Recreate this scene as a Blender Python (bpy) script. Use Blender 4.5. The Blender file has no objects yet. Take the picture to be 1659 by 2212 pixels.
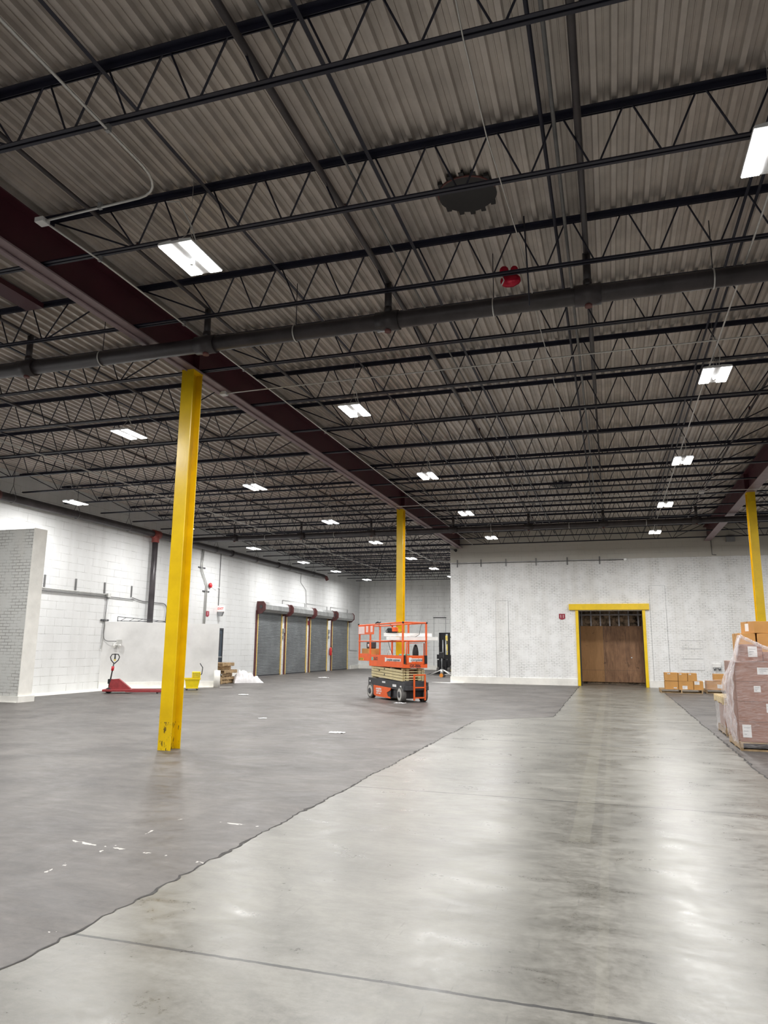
import bpy, bmesh, math, random
from mathutils import Vector, Matrix, noise as mnoise
random.seed(7)
C = bpy.context.scene.collection
PI = math.pi
R = math.radians

# ------------------------------------------------------------------ camera, world, exposure
cam = bpy.data.cameras.new('camera'); cam_o = bpy.data.objects.new('camera', cam); C.objects.link(cam_o)
cam.sensor_fit = 'HORIZONTAL'; cam.sensor_width = 36.0; cam.lens = 36.0 * 1541.65 / 1659.0
cam.clip_start = 0.05; cam.clip_end = 300
pitch, roll, yaw = R(10.65), R(0.587), R(17.504)
fw = Vector((-math.sin(yaw) * math.cos(pitch), math.cos(yaw) * math.cos(pitch), math.sin(pitch)))
rt0 = Vector((math.cos(yaw), math.sin(yaw), 0)); up0 = rt0.cross(fw)
rt = math.cos(roll) * rt0 + math.sin(roll) * up0
up = -math.sin(roll) * rt0 + math.cos(roll) * up0
M = Matrix.Identity(4)
for i in range(3):
    M[i][0] = rt[i]; M[i][1] = up[i]; M[i][2] = -fw[i]
M.translation = (0, 0, 1.6)
cam_o.matrix_world = M
bpy.context.scene.camera = cam_o
w = bpy.data.worlds.new('world'); bpy.context.scene.world = w; w.use_nodes = True
w.node_tree.nodes['Background'].inputs[0].default_value = (0.55, 0.6, 0.7, 1)
w.node_tree.nodes['Background'].inputs[1].default_value = 0.05
vs = bpy.context.scene.view_settings
vs.view_transform = 'Standard'; vs.look = 'None'; vs.gamma = 1; vs.use_curve_mapping = False
vs.exposure = 0.12
cy = bpy.context.scene.cycles
cy.max_bounces = 8; cy.diffuse_bounces = 4; cy.glossy_bounces = 3; cy.transparent_max_bounces = 12; cy.caustics_reflective = False; cy.caustics_refractive = False
LAMP_W = 95.0          # power of each lamp strip
Z_DECK, Z_TC, Z_BC = 6.86, 6.81, 6.20

# ------------------------------------------------------------------ materials
def new_mat(name):
    m = bpy.data.materials.new(name); m.use_nodes = True
    return m, m.node_tree, m.node_tree.nodes['Principled BSDF']

class NT:
    """small helper for node trees"""
    def __init__(s, t): s.t = t
    def n(s, typ, **kw):
        nd = s.t.nodes.new(typ)
        for k, v in kw.items(): setattr(nd, k, v)
        return nd
    def link(s, a, b): s.t.links.new(a, b)
    def setin(s, nd, i, v):
        if hasattr(v, 'is_linked') or hasattr(v, 'links'): s.link(v, nd.inputs[i])
        else: nd.inputs[i].default_value = v
    def math(s, op, a, b=0.0, c=0.0):
        nd = s.n('ShaderNodeMath', operation=op)
        s.setin(nd, 0, a); s.setin(nd, 1, b)
        if op in ('COMPARE', 'MULTIPLY_ADD', 'SMOOTH_MIN'): s.setin(nd, 2, c)
        return nd.outputs[0]
    def pos(s): return s.n('ShaderNodeTexCoord').outputs['Object']
    def xyz(s, v):
        nd = s.n('ShaderNodeSeparateXYZ'); s.link(v, nd.inputs[0]); return nd.outputs
    def comb(s, x, y, z=0.0):
        nd = s.n('ShaderNodeCombineXYZ')
        for i, v in enumerate((x, y, z)): s.setin(nd, i, v)
        return nd.outputs[0]
    def mapping(s, v, scale=(1, 1, 1), rot=(0, 0, 0), loc=(0, 0, 0)):
        nd = s.n('ShaderNodeMapping'); s.link(v, nd.inputs[0])
        nd.inputs['Scale'].default_value = scale; nd.inputs['Rotation'].default_value = rot
        nd.inputs['Location'].default_value = loc
        return nd.outputs[0]
    def noise(s, v, scale, detail=4, rough=0.55, dist=0.0):
        nd = s.n('ShaderNodeTexNoise'); s.link(v, nd.inputs['Vector'])
        nd.inputs['Scale'].default_value = scale; nd.inputs['Detail'].default_value = detail
        nd.inputs['Roughness'].default_value = rough; nd.inputs['Distortion'].default_value = dist
        return nd.outputs[0]
    def ramp(s, f, stops):
        nd = s.n('ShaderNodeValToRGB'); s.link(f, nd.inputs[0]); e = nd.color_ramp.elements
        while len(e) < len(stops): e.new(0.5)
        for el, (p, c) in zip(e, stops):
            el.position = p; el.color = c if len(c) == 4 else (*c, 1)
        return nd.outputs[0]
    def mix(s, f, a, b, typ='MIX'):
        nd = s.n('ShaderNodeMix', data_type='RGBA', blend_type=typ)
        s.setin(nd, 0, f); s.setin(nd, 6, a if not isinstance(a, tuple) else (*a[:3], 1)); s.setin(nd, 7, b if not isinstance(b, tuple) else (*b[:3], 1))
        return nd.outputs[2]
    def bump(s, h, strength=0.3, dist=0.01):
        nd = s.n('ShaderNodeBump'); s.link(h, nd.inputs['Height'])
        nd.inputs['Strength'].default_value = strength; nd.inputs['Distance'].default_value = dist
        return nd.outputs[0]
    def rng(s, f, a, b, lo=0.0, hi=1.0):
        nd = s.n('ShaderNodeMapRange'); s.link(f, nd.inputs[0])
        for i, v in ((1, lo), (2, hi), (3, a), (4, b)): nd.inputs[i].default_value = v
        return nd.outputs[0]

def plain(name, col, rough=0.5, metal=0.0, var=0.12, scale=3.0, bump=0.0, coat=0.0):
    m, t, b = new_mat(name); N = NT(t)
    f = N.noise(N.pos(), scale, 5, 0.6)
    c2 = tuple(max(0, x * (1 - var * 2)) for x in col)
    c1 = tuple(min(1, x * (1 + var)) for x in col)
    N.link(N.ramp(f, [(0.3, c2), (0.65, c1)]), b.inputs['Base Color'])
    N.link(N.rng(f, max(0.02, rough - 0.08), min(1, rough + 0.1)), b.inputs['Roughness'])
    b.inputs['Metallic'].default_value = metal
    b.inputs['Coat Weight'].default_value = coat
    if bump: N.link(N.bump(N.noise(N.pos(), scale * 12, 3), bump, 0.004), b.inputs['Normal'])
    return m

def emis(name, col, strength):
    m, t, b = new_mat(name)
    b.inputs['Base Color'].default_value = (*col, 1); b.inputs['Emission Color'].default_value = (*col, 1)
    b.inputs['Emission Strength'].default_value = strength
    return m

def brick(name, axes, bw, bh, base, dark, line=0.45, mort=0.012, stain=(0.62, 0.6, 0.55), bumpk=0.35):
    """painted masonry; axes picks which two object axes carry the courses"""
    m, t, b = new_mat(name); N = NT(t)
    p = N.pos(); x = N.xyz(p)
    u = x['XYZ'.index(axes[0])]; v = x['XYZ'.index(axes[1])]
    uv = N.comb(u, v)
    wob = N.noise(uv, 1.3, 2)
    uv2 = N.comb(N.math('MULTIPLY_ADD', wob, 0.02, u), N.math('MULTIPLY_ADD', wob, 0.02, v))
    br = N.n('ShaderNodeTexBrick'); N.link(uv2, br.inputs['Vector'])
    br.inputs['Scale'].default_value = 1.0; br.inputs['Brick Width'].default_value = bw
    br.inputs['Row Height'].default_value = bh; br.inputs['Mortar Size'].default_value = mort
    br.inputs['Mortar Smooth'].default_value = 0.25
    br.inputs['Color1'].default_value = (0.95, 0.95, 0.95, 1); br.inputs['Color2'].default_value = (1, 1, 1, 1)
    br.inputs['Mortar'].default_value = (0, 0, 0, 1)
    fac = br.outputs['Fac']
    big = N.noise(p, 0.35, 5, 0.6)
    mid = N.noise(p, 2.2, 5, 0.65)
    vert = N.noise(N.mapping(p, (1.6, 1.6, 0.16)), 1.2, 4, 0.6)
    col = N.mix(N.rng(vert, 0.0, 0.55, 0.45, 0.8), base, stain)
    col = N.mix(N.rng(big, 0.0, 0.28, 0.5, 0.75), col, (0.86, 0.86, 0.86), 'MIX')
    col = N.mix(1.0, col, br.outputs['Color'], 'MULTIPLY') if False else col
    # chips and dirty joints, broken up by noise
    jm = N.math('MULTIPLY', fac, N.rng(mid, 0.0, line * 2.2, 0.38, 0.72))
    col = N.mix(jm, col, dark)
    chip = N.math('GREATER_THAN', N.noise(p, 5.0, 4, 0.7), 0.77)
    col = N.mix(N.math('MULTIPLY', chip, 0.35), col, (0.25, 0.24, 0.22))
    N.link(col, b.inputs['Base Color'])
    b.inputs['Roughness'].default_value = 0.6
    h = N.math('SUBTRACT', N.math('MULTIPLY', N.noise(p, 25, 4), 0.5), fac)
    N.link(N.bump(h, bumpk, 0.012), b.inputs['Normal'])
    return m

def lines(N, coord, vals, width, wob):
    """1 on thin wobbly lines at the given coordinate values"""
    c = N.math('ADD', coord, wob)
    tot = None
    for v in vals:
        k = N.math('COMPARE', c, v, width)
        tot = k if tot is None else N.math('MAXIMUM', tot, k)
    return tot

def concrete(name, lo, hi, rough, spec, kind):
    m, t, b = new_mat(name); N = NT(t)
    p = N.pos(); x = N.xyz(p)
    a = N.noise(p, 0.75, 9, 0.72, 0.5)
    s1 = N.noise(N.mapping(p, (1.0, 1.9, 1), (0, 0, R(-38))), 1.7, 9, 0.75, 0.7)
    s2 = N.noise(N.mapping(p, (1, 3.2, 1), (0, 0, R(28))), 3.1, 7, 0.75, 0.3)
    fine = N.noise(p, 19, 6, 0.78)
    f = N.math('ADD', N.math('MULTIPLY', a, 0.36), N.math('MULTIPLY', s1, 0.28))
    f = N.math('ADD', f, N.math('MULTIPLY', s2, 0.18)); f = N.math('ADD', f, N.math('MULTIPLY', fine, 0.18))
    mid = tuple((lo[i] + hi[i]) / 2 for i in range(3))
    col = N.ramp(f, [(0.42, lo), (0.50, mid), (0.57, hi)])
    wob = N.math('MULTIPLY', N.math('SUBTRACT', N.noise(p, 1.1, 4), 0.5), 0.035)
    wob = N.math('ADD', wob, N.math('MULTIPLY', N.math('SUBTRACT', N.noise(p, 14, 4), 0.5), 0.02))
    # short scratches
    sc = N.noise(N.mapping(p, (14, 1.2, 1), (0, 0, R(35))), 2.6, 3, 0.6, 0.2)
    col = N.mix(N.math('MULTIPLY', N.math('GREATER_THAN', sc, 0.69), 0.4), col, (0.09, 0.085, 0.08))
    specks = N.math('GREATER_THAN', N.noise(p, 9.0, 5, 0.8), 0.70)
    col = N.mix(N.math('MULTIPLY', specks, 0.45), col, (0.10, 0.095, 0.09))
    if kind == 'aisle':
        ln = N.math('MAXIMUM', lines(N, x[1], [3.64, 8.21], 0.012, wob), lines(N, x[1], [12.98, 17.6, 22.2, 27.0], 0.022, wob))
        col = N.mix(N.math('MULTIPLY', ln, 0.92), col, (0.02, 0.02, 0.02))
        # faint lighter tape ghost down the lane
        tape = N.math('COMPARE', N.math('ADD', x[0], wob), -0.33, 0.085)
        tape = N.math('MULTIPLY', tape, N.math('GREATER_THAN', x[1], 6.6))
        col = N.mix(N.math('MULTIPLY', tape, 0.22), col, (0.27, 0.26, 0.21))
        tape2 = N.math('MULTIPLY', N.math('COMPARE', N.math('ADD', x[0], wob), -0.12, 0.03), 0.15)
        col = N.mix(tape2, col, (0.27, 0.26, 0.21))
    else:
        lx = lines(N, x[1], [3.64, 8.21, 12.98, 17.6], 0.006, wob)
        ly = lines(N, x[0], [-4.4, -9.6], 0.008, wob)
        ln = N.math('MAXIMUM', lx, ly)
        col = N.mix(N.math('MULTIPLY', ln, 0.28), col, (0.06, 0.055, 0.05))
        brk = N.math('GREATER_THAN', N.noise(p, 2.3, 4, 0.7), 0.55)
        pl = N.math('MAXIMUM', lines(N, N.math('MULTIPLY_ADD', x[0], 0.13, x[1]), [4.66, 3.22, 5.75], 0.02, N.math('MULTIPLY', wob, 3.0)),
                    lines(N, x[0], [-3.9], 0.012, N.math('MULTIPLY', wob, 5.0)))
        near = N.math('MULTIPLY', N.math('LESS_THAN', x[1], 6.2), N.math('GREATER_THAN', x[0], -4.6))
        pl = N.math('MULTIPLY', N.math('MULTIPLY', pl, brk), near)
        col = N.mix(N.math('MULTIPLY', pl, 0.75), col, (0.62, 0.6, 0.56))
        pale = N.rng(N.noise(N.mapping(p, (0.4, 1.6, 1), (0, 0, R(8))), 0.9, 5, 0.6), 0, 0.35, 0.58, 0.75)
        col = N.mix(pale, col, (0.20, 0.19, 0.175))
        # curved tyre marks sweeping past the yellow column
        d = N.n('ShaderNodeVectorMath', operation='DISTANCE'); N.link(p, d.inputs[0]); d.inputs[1].default_value = (-13.5, 6.0, 0)
        ring = N.math('MULTIPLY', lines(N, d.outputs['Value'], [4.3, 4.6, 5.6, 6.1, 6.35, 7.6], 0.05, N.math('MULTIPLY', wob, 2.5)), N.rng(N.noise(p, 1.1, 4), 0, 0.8, 0.45, 0.65))
        col = N.mix(N.math('MULTIPLY', ring, 0.3), col, (0.07, 0.065, 0.06))
    N.link(col, b.inputs['Base Color'])
    rr = N.math('ADD', N.rng(s1, rough[0], rough[1], 0.35, 0.65), N.math('MULTIPLY', N.math('SUBTRACT', fine, 0.5), 0.25))
    N.link(rr, b.inputs['Roughness'])
    b.inputs['Specular IOR Level'].default_value = spec
    N.link(N.bump(N.math('ADD', fine, N.math('MULTIPLY', s2, 0.5)), 0.06, 0.01), b.inputs['Normal'])
    return m

m_floor = concrete('dark_worn_concrete', (0.046, 0.041, 0.039), (0.145, 0.134, 0.125), (0.38, 0.60), 0.45, 'dark')
m_aisle = concrete('polished_concrete', (0.098, 0.094, 0.081), (0.215, 0.208, 0.184), (0.27, 0.43), 0.5, 'aisle')
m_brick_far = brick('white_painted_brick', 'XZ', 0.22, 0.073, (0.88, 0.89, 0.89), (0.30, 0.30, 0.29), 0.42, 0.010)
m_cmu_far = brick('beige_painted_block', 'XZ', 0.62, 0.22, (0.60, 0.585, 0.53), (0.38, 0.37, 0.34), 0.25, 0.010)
m_cmu_left = brick('white_painted_block', 'YZ', 0.80, 0.27, (0.66, 0.67, 0.67), (0.32, 0.32, 0.31), 0.40, 0.010, (0.50, 0.50, 0.485))
m_brick_side = brick('white_painted_brick_side', 'YZ', 0.22, 0.073, (0.80, 0.81, 0.81), (0.30, 0.30, 0.29), 0.42, 0.010)
m_cmu_back = brick('grey_painted_block', 'XZ', 0.80, 0.27, (0.80, 0.81, 0.80), (0.33, 0.33, 0.32), 0.5, 0.012, (0.5, 0.5, 0.49))
m_brick_stub = brick('grey_painted_brick', 'XZ', 0.24, 0.085, (0.60, 0.605, 0.585), (0.32, 0.315, 0.30), 0.8, 0.011)
m_plaster = plain('white_painted_plaster', (0.68, 0.68, 0.67), 0.65, 0, 0.07, 1.1, 0.1)
m_white = plain('white_paint', (0.82, 0.82, 0.80), 0.5, 0, 0.05, 4)
m_base = plain('cream_white_paint', (0.86, 0.85, 0.80), 0.55, 0, 0.06, 2, 0.15)
m_deck = plain('galvanized_deck', (0.60, 0.55, 0.51), 0.42, 0.2, 0.12, 1.6)
m_joist = plain('dark_navy_steel', (0.013, 0.014, 0.030), 0.5, 0.0, 0.15, 4)
m_maroon = plain('maroon_steel', (0.075, 0.016, 0.026), 0.45, 0, 0.12, 2)
m_flange = plain('lit_mauve_steel', (0.27, 0.20, 0.215), 0.5, 0.1, 0.12, 2)  # beam maroon greyed and lightened so the underside looks lit
m_pipe = plain('dark_iron_pipe', (0.055, 0.048, 0.052), 0.4, 0.2, 0.2, 3)
m_rust = plain('red_oxide_fitting', (0.12, 0.035, 0.032), 0.55, 0, 0.2, 8)
m_rred = plain('red_pipe_fitting', (0.26, 0.05, 0.04), 0.5, 0, 0.2, 8)
m_emt = plain('galvanized_conduit', (0.62, 0.62, 0.60), 0.35, 0.5, 0.08, 6)
m_emtd = plain('dull_conduit', (0.17, 0.17, 0.17), 0.4, 0.4, 0.1, 6)
m_fix = plain('white_enamel', (0.75, 0.76, 0.77), 0.4, 0, 0.03, 6)
m_glow = emis('lit_diffuser', (1.0, 0.985, 0.97), 9.0)
m_black = plain('black_plastic', (0.008, 0.008, 0.010), 0.5, 0, 0.1, 8)
m_dark = plain('charcoal_paint', (0.045, 0.046, 0.052), 0.5, 0, 0.15, 6)
m_grey = plain('grey_steel', (0.33, 0.34, 0.35), 0.4, 0.5, 0.08, 6)
m_slat = plain('grey_slat_steel', (0.24, 0.255, 0.265), 0.38, 0.45, 0.10, 1.2)
m_hood = plain('grey_galvanized_hood', (0.42, 0.43, 0.43), 0.35, 0.6, 0.14, 2.5)
m_brmar = plain('maroon_bracket_paint', (0.10, 0.03, 0.03), 0.5, 0, 0.15, 6)
m_ycol = None
m_yel = plain('yellow_paint', (0.86, 0.58, 0.005), 0.35, 0, 0.06, 3)
m_yelp = plain('yellow_plastic', (0.88, 0.68, 0.01), 0.35, 0, 0.04, 8)
m_guide = plain('faded_yellow_paint', (0.72, 0.52, 0.16), 0.5, 0, 0.12, 5)
m_orange = plain('orange_paint', (0.82, 0.125, 0.025), 0.4, 0, 0.06, 4)
m_tan = plain('cream_tan_paint', (0.62, 0.53, 0.30), 0.45, 0, 0.08, 5)
m_tyre = plain('grey_rubber', (0.10, 0.095, 0.09), 0.75, 0, 0.15, 12)
m_rim = plain('dusty_white_rim', (0.52, 0.51, 0.48), 0.6, 0, 0.1, 12)
m_redj = plain('worn_red_paint', (0.30, 0.035, 0.040), 0.45, 0, 0.15, 6)
m_red = plain('red_enamel', (0.55, 0.02, 0.03), 0.35, 0, 0.1, 8)
m_sign = plain('dull_red_sign', (0.30, 0.02, 0.04), 0.5, 0, 0.05, 8)
m_foil = plain('red_foil', (0.55, 0.01, 0.04), 0.22, 0.35, 0.12, 8)
m_wood = plain('pallet_wood', (0.42, 0.29, 0.155), 0.7, 0, 0.22, 6, 0.2)
m_wood2 = plain('pale_pallet_wood', (0.58, 0.46, 0.27), 0.7, 0, 0.15, 6, 0.2)
m_card = plain('cardboard', (0.55, 0.285, 0.085), 0.7, 0, 0.08, 2)
m_card2 = plain('pinkish_cardboard', (0.33, 0.165, 0.115), 0.6, 0, 0.08, 2)
m_label = plain('paper_label', (0.80, 0.80, 0.80), 0.6, 0, 0.04, 8)
m_tape = plain('packing_tape', (0.46, 0.23, 0.07), 0.25, 0, 0.05, 6)
m_blue = plain('blue_grey_door_paint', (0.055, 0.075, 0.10), 0.45, 0, 0.15, 3)
m_bag = plain('white_plastic_sheet', (0.80, 0.79, 0.80), 0.35, 0, 0.06, 6)
m_teal = plain('teal_plastic', (0.10, 0.50, 0.42), 0.4, 0, 0.1, 6)
m_ink = plain('black_ink', (0.03, 0.025, 0.03), 0.5, 0, 0.02, 6)
m_pinkp = plain('pink_white_placard', (0.80, 0.62, 0.60), 0.5, 0, 0.12, 30)
m_caster = plain('orange_wheel', (0.85, 0.30, 0.04), 0.5, 0, 0.05, 6)
m_crack = plain('crack_dirt', (0.05, 0.047, 0.045), 0.85, 0, 0.3, 8)
m_stud = plain('grey_metal_stud', (0.42, 0.40, 0.42), 0.4, 0.4, 0.1, 6)
m_insul = plain('brown_insulation', (0.42, 0.31, 0.22), 0.85, 0, 0.5, 5, 0.4)
m_yelf = plain('pale_yellow_paint', (0.75, 0.60, 0.16), 0.45, 0, 0.1, 5)

def column_paint():
    m, t, b = new_mat('yellow_column_paint'); N = NT(t); p = N.pos(); x = N.xyz(p)
    f = N.noise(p, 2.5, 4)
    col = N.ramp(f, [(0.3, (0.70, 0.45, 0.004)), (0.7, (0.86, 0.58, 0.005))])
    nz = N.noise(N.mapping(p, (9, 9, 3), (0.5, 0.3, 0)), 2.2, 5, 0.75)
    low = N.math('MULTIPLY', N.math('LESS_THAN', x[2], 0.42), N.math('GREATER_THAN', nz, 0.585))
    N.link(N.mix(N.math('MULTIPLY', low, 0.9), col, (0.05, 0.035, 0.02)), b.inputs['Base Color'])
    b.inputs['Roughness'].default_value = 0.28
    N.link(N.bump(N.noise(p, 30, 3), 0.12, 0.004), b.inputs['Normal'])
    return m
m_ycol = column_paint()

def plywood():
    m, t, b = new_mat('plywood'); N = NT(t); p = N.pos(); x = N.xyz(p)
    g = N.noise(N.mapping(p, (5, 1, 0.8)), 1.6, 6, 0.7, 0.8)
    big = N.noise(p, 0.9, 4, 0.6)
    col = N.ramp(N.math('ADD', N.math('MULTIPLY', g, 0.6), N.math('MULTIPLY', big, 0.4)), [(0.38, (0.17, 0.085, 0.045)), (0.62, (0.42, 0.23, 0.12))])
    left = N.math('LESS_THAN', x[0], -0.35)
    col = N.mix(N.math('MULTIPLY', left, 0.55), col, (0.50, 0.26, 0.085))
    sp = N.math('GREATER_THAN', N.noise(p, 5, 3, 0.6), 0.69)
    N.link(N.mix(N.math('MULTIPLY', sp, 0.6), col, (0.05, 0.025, 0.015)), b.inputs['Base Color'])
    b.inputs['Roughness'].default_value = 0.6
    return m
m_ply = plywood()

def film(name, alpha_lo, alpha_hi, col=(0.86, 0.82, 0.84), vert=False):
    m, t, b = new_mat(name); N = NT(t); p = N.pos()
    f = N.noise(N.mapping(p, (5, 5, 1.2) if vert else (2, 2, 9)), 3.5, 5, 0.65, 1.2)
    N.link(N.rng(f, alpha_lo, alpha_hi, 0.38, 0.68), b.inputs['Alpha'])
    b.inputs['Base Color'].default_value = (*col, 1); b.inputs['Roughness'].default_value = 0.18
    b.inputs['Specular IOR Level'].default_value = 0.8
    N.link(N.bump(f, 0.6, 0.03), b.inputs['Normal'])
    return m
m_film = film('stretch_film', 0.20, 0.58, vert=True)
m_film2 = film('tight_stretch_film', 0.08, 0.30)

# ------------------------------------------------------------------ mesh helpers
class MB:
    def __init__(s): s.b = bmesh.new(); s.mats = []
    def mi(s, m):
        if m not in s.mats: s.mats.append(m)
        return s.mats.index(m)
    def face(s, pts, m):
        vs_ = [s.b.verts.new(p) for p in pts]
        f = s.b.faces.new(vs_); f.material_index = s.mi(m); return f
    def box(s, x0, x1, y0, y1, z0, z1, m, mat=None, bev=0.0):
        r = bmesh.ops.create_cube(s.b, size=1.0)
        T = Matrix.Translation(((x0 + x1) / 2, (y0 + y1) / 2, (z0 + z1) / 2)) @ Matrix.Diagonal((abs(x1 - x0), abs(y1 - y0), abs(z1 - z0), 1))
        vs_ = r['verts']
        bmesh.ops.transform(s.b, matrix=T, verts=vs_)
        fs = set(f for v in vs_ for f in v.link_faces)
        if bev:
            es = set(e for v in vs_ for e in v.link_edges)
            rr = bmesh.ops.bevel(s.b, geom=list(es), offset=bev, segments=2, affect='EDGES', profile=0.5)
            fs = set(rr['faces']) | set(f for f in fs if f.is_valid)
            vs_ = list(set(v for f in fs for v in f.verts))
        k = s.mi(m)
        for f in fs: f.material_index = k
        if mat is not None: bmesh.ops.transform(s.b, matrix=mat, verts=vs_)
        return vs_
    def prism(s, pts, axis, a, b, m, mat=None):
        """2D outline extruded along an axis: 'x' -> pts are (y,z); 'y' -> (x,z); 'z' -> (x,y)"""
        def P(p, t):
            if axis == 'x': return (t, p[0], p[1])
            if axis == 'y': return (p[0], t, p[1])
            return (p[0], p[1], t)
        v0 = [s.b.verts.new(P(p, a)) for p in pts]; v1 = [s.b.verts.new(P(p, b)) for p in pts]
        k = s.mi(m); n = len(pts); fs = [s.b.faces.new(v0), s.b.faces.new(list(reversed(v1)))]
        for i in range(n): fs.append(s.b.faces.new((v0[(i + 1) % n], v0[i], v1[i], v1[(i + 1) % n])))
        for f in fs: f.material_index = k
        bmesh.ops.recalc_face_normals(s.b, faces=fs)
        if mat is not None: bmesh.ops.transform(s.b, matrix=mat, verts=v0 + v1)
    def tube(s, pts, r, m, seg=8, closed=False, smooth=True):
        pts = [Vector(p) for p in pts]; n = len(pts); k = s.mi(m)
        rings = []; prev = None
        for i, p in enumerate(pts):
            if closed: d = (pts[(i + 1) % n] - pts[i - 1])
            elif i == 0: d = pts[1] - p
            elif i == n - 1: d = p - pts[i - 1]
            else: d = (pts[i + 1] - p).normalized() + (p - pts[i - 1]).normalized()
            if d.length < 1e-9: d = pts[min(i + 1, n - 1)] - pts[max(i - 1, 0)]
            d.normalize()
            if prev is None:
                a = Vector((0, 0, 1)) if abs(d.z) < 0.9 else Vector((1, 0, 0))
                u = d.cross(a).normalized()
            else:
                u = prev - d * prev.dot(d); u.normalize()
            prev = u; v = d.cross(u)
            rr = r[i] if isinstance(r, (list, tuple)) else r
            rings.append([s.b.verts.new(p + (math.cos(2 * PI * j / seg) * u + math.sin(2 * PI * j / seg) * v) * rr) for j in range(seg)])
        rg = range(n if closed else n - 1)
        for i in rg:
            A = rings[i]; B = rings[(i + 1) % n]
            for j in range(seg):
                f = s.b.faces.new((A[j], A[(j + 1) % seg], B[(j + 1) % seg], B[j])); f.material_index = k; f.smooth = smooth
        if not closed:
            for q in (list(reversed(rings[0])), rings[-1]):
                f = s.b.faces.new(q); f.material_index = k
    def cyl(s, p0, p1, r, m, seg=16): s.tube([p0, p1], r, m, seg)
    def ball(s, c, r, m, sx=1, sy=1, sz=1, seg=16, mat=None):
        q = bmesh.ops.create_uvsphere(s.b, u_segments=seg, v_segments=max(6, seg // 2), radius=r)
        T = Matrix.Translation(c) @ (mat or Matrix.Identity(4)) @ Matrix.Diagonal((sx, sy, sz, 1))
        bmesh.ops.transform(s.b, matrix=T, verts=q['verts']); k = s.mi(m)
        for f in set(f for v in q['verts'] for f in v.link_faces): f.material_index = k; f.smooth = True
        return q['verts']
    def build(s, name, parent=None, loc=None):
        me = bpy.data.meshes.new(name); s.b.to_mesh(me); s.b.free()
        for m in s.mats: me.materials.append(m)
        o = bpy.data.objects.new(name, me); C.objects.link(o)
        if parent is not None: o.parent = parent
        if loc is not None: o.location = loc
        return o

def tag(o, label=None, cat=None, group=None, kind=None):
    if label: o['label'] = label
    if cat: o['category'] = cat
    if group: o['group'] = group
    if kind: o['kind'] = kind
    return o
def thing(name, label, cat, loc=(0, 0, 0), rz=0.0, group=None):
    o = bpy.data.objects.new(name, None); C.objects.link(o); o.empty_display_size = 0.2
    o.location = loc; o.rotation_euler = (0, 0, rz)
    return tag(o, label, cat, group)
def struct(o, label=None): return tag(o, label, None, None, 'structure')
def dup(root, loc=None, rz=None, label=None, group=None):
    r = root.copy(); C.objects.link(r)
    if loc is not None: r.location = loc
    if rz is not None: r.rotation_euler = (0, 0, rz)
    if label: r['label'] = label
    if group: r['group'] = group
    for ch in list(root.children):
        c = ch.copy(); C.objects.link(c); c.parent = r
        for g in list(ch.children):
            d = g.copy(); C.objects.link(d); d.parent = c
    return r
def text(name, s, size, mat, parent, M4, extrude=0.002, shear=0.0, bold=0.0, align='CENTER'):
    cu = bpy.data.curves.new(name, 'FONT'); cu.body = s; cu.size = size; cu.extrude = extrude
    cu.align_x = align; cu.align_y = 'CENTER'; cu.shear = shear; cu.offset = bold
    t = bpy.data.objects.new(name + '_curve', cu); C.objects.link(t)
    bpy.context.view_layer.update()
    me = bpy.data.meshes.new_from_object(t.evaluated_get(bpy.context.evaluated_depsgraph_get()))
    bpy.data.objects.remove(t); me.materials.clear(); me.materials.append(mat)
    o = bpy.data.objects.new(name, me); C.objects.link(o); o.parent = parent
    o.matrix_local = M4
    return o
def face_mat(origin, xdir, updir=(0, 0, 1)):
    """matrix putting text (its x,y) on a face: x along xdir, y along updir"""
    x = Vector(xdir).normalized(); y = Vector(updir).normalized(); z = x.cross(y)
    m = Matrix.Identity(4)
    for i in range(3): m[i][0] = x[i]; m[i][1] = y[i]; m[i][2] = z[i]
    m.translation = origin
    return m
ORD = ['first', 'second', 'third', 'fourth', 'fifth', 'sixth', 'seventh', 'eighth', 'ninth', 'tenth', 'eleventh', 'twelfth',
       'thirteenth', 'fourteenth', 'fifteenth', 'sixteenth', 'seventeenth', 'eighteenth', 'nineteenth', 'twentieth',
       'twenty-first', 'twenty-second', 'twenty-third', 'twenty-fourth', 'twenty-fifth', 'twenty-sixth', 'twenty-seventh', 'twenty-eighth', 'twenty-ninth', 'thirtieth']

# ------------------------------------------------------------------ shell
XL, XR, YB, YF, YK = -17.6, 15.2, -8.0, 32.8, 50.0
XS = -7.05         # corner where the far wall ends and the deeper left part begins
b = MB(); b.box(XL - 0.3, XR + 0.3, YB - 0.3, YK + 0.3, -0.3, 0.0, m_floor); struct(b.build('floor'), 'dark worn concrete warehouse floor')

def jag(p0, p1, n, amp):
    out = []
    for i in range(n):
        t = i / n; a = amp * (0.8 * mnoise.noise(Vector((p0[0] * 3 + t * 40, p0[1] * 2 + t * 9, 0))) + 1.1 * (random.random() - 0.5))
        out.append((p0[0] + (p1[0] - p0[0]) * t + a, p0[1] + (p1[1] - p0[1]) * t + a * 0.3))
    return out
left = jag((-2.95, YB), (-2.95, 16.3), 420, 0.035) + jag((-2.95, 16.3), (-1.38, 17.8), 24, 0.03) + jag((-1.38, 17.8), (-1.38, 36.5), 90, 0.03) + [(-1.38, 36.5)]
right = [(x, y) for x, y in jag((1.8, YB), (1.8, 32.6), 440, 0.03)] + [(1.8, 32.6)]
b = MB()
vl = [b.b.verts.new((x, y, 0.004)) for x, y in left]
poly = left + [(1.38, 36.5), (1.38, 32.62)] + list(reversed(right))
b2 = MB()
f = b2.face([(x, y, 0.004) for x, y in poly], m_aisle)
bmesh.ops.triangulate(b2.b, faces=[f])
b.b.free()
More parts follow.
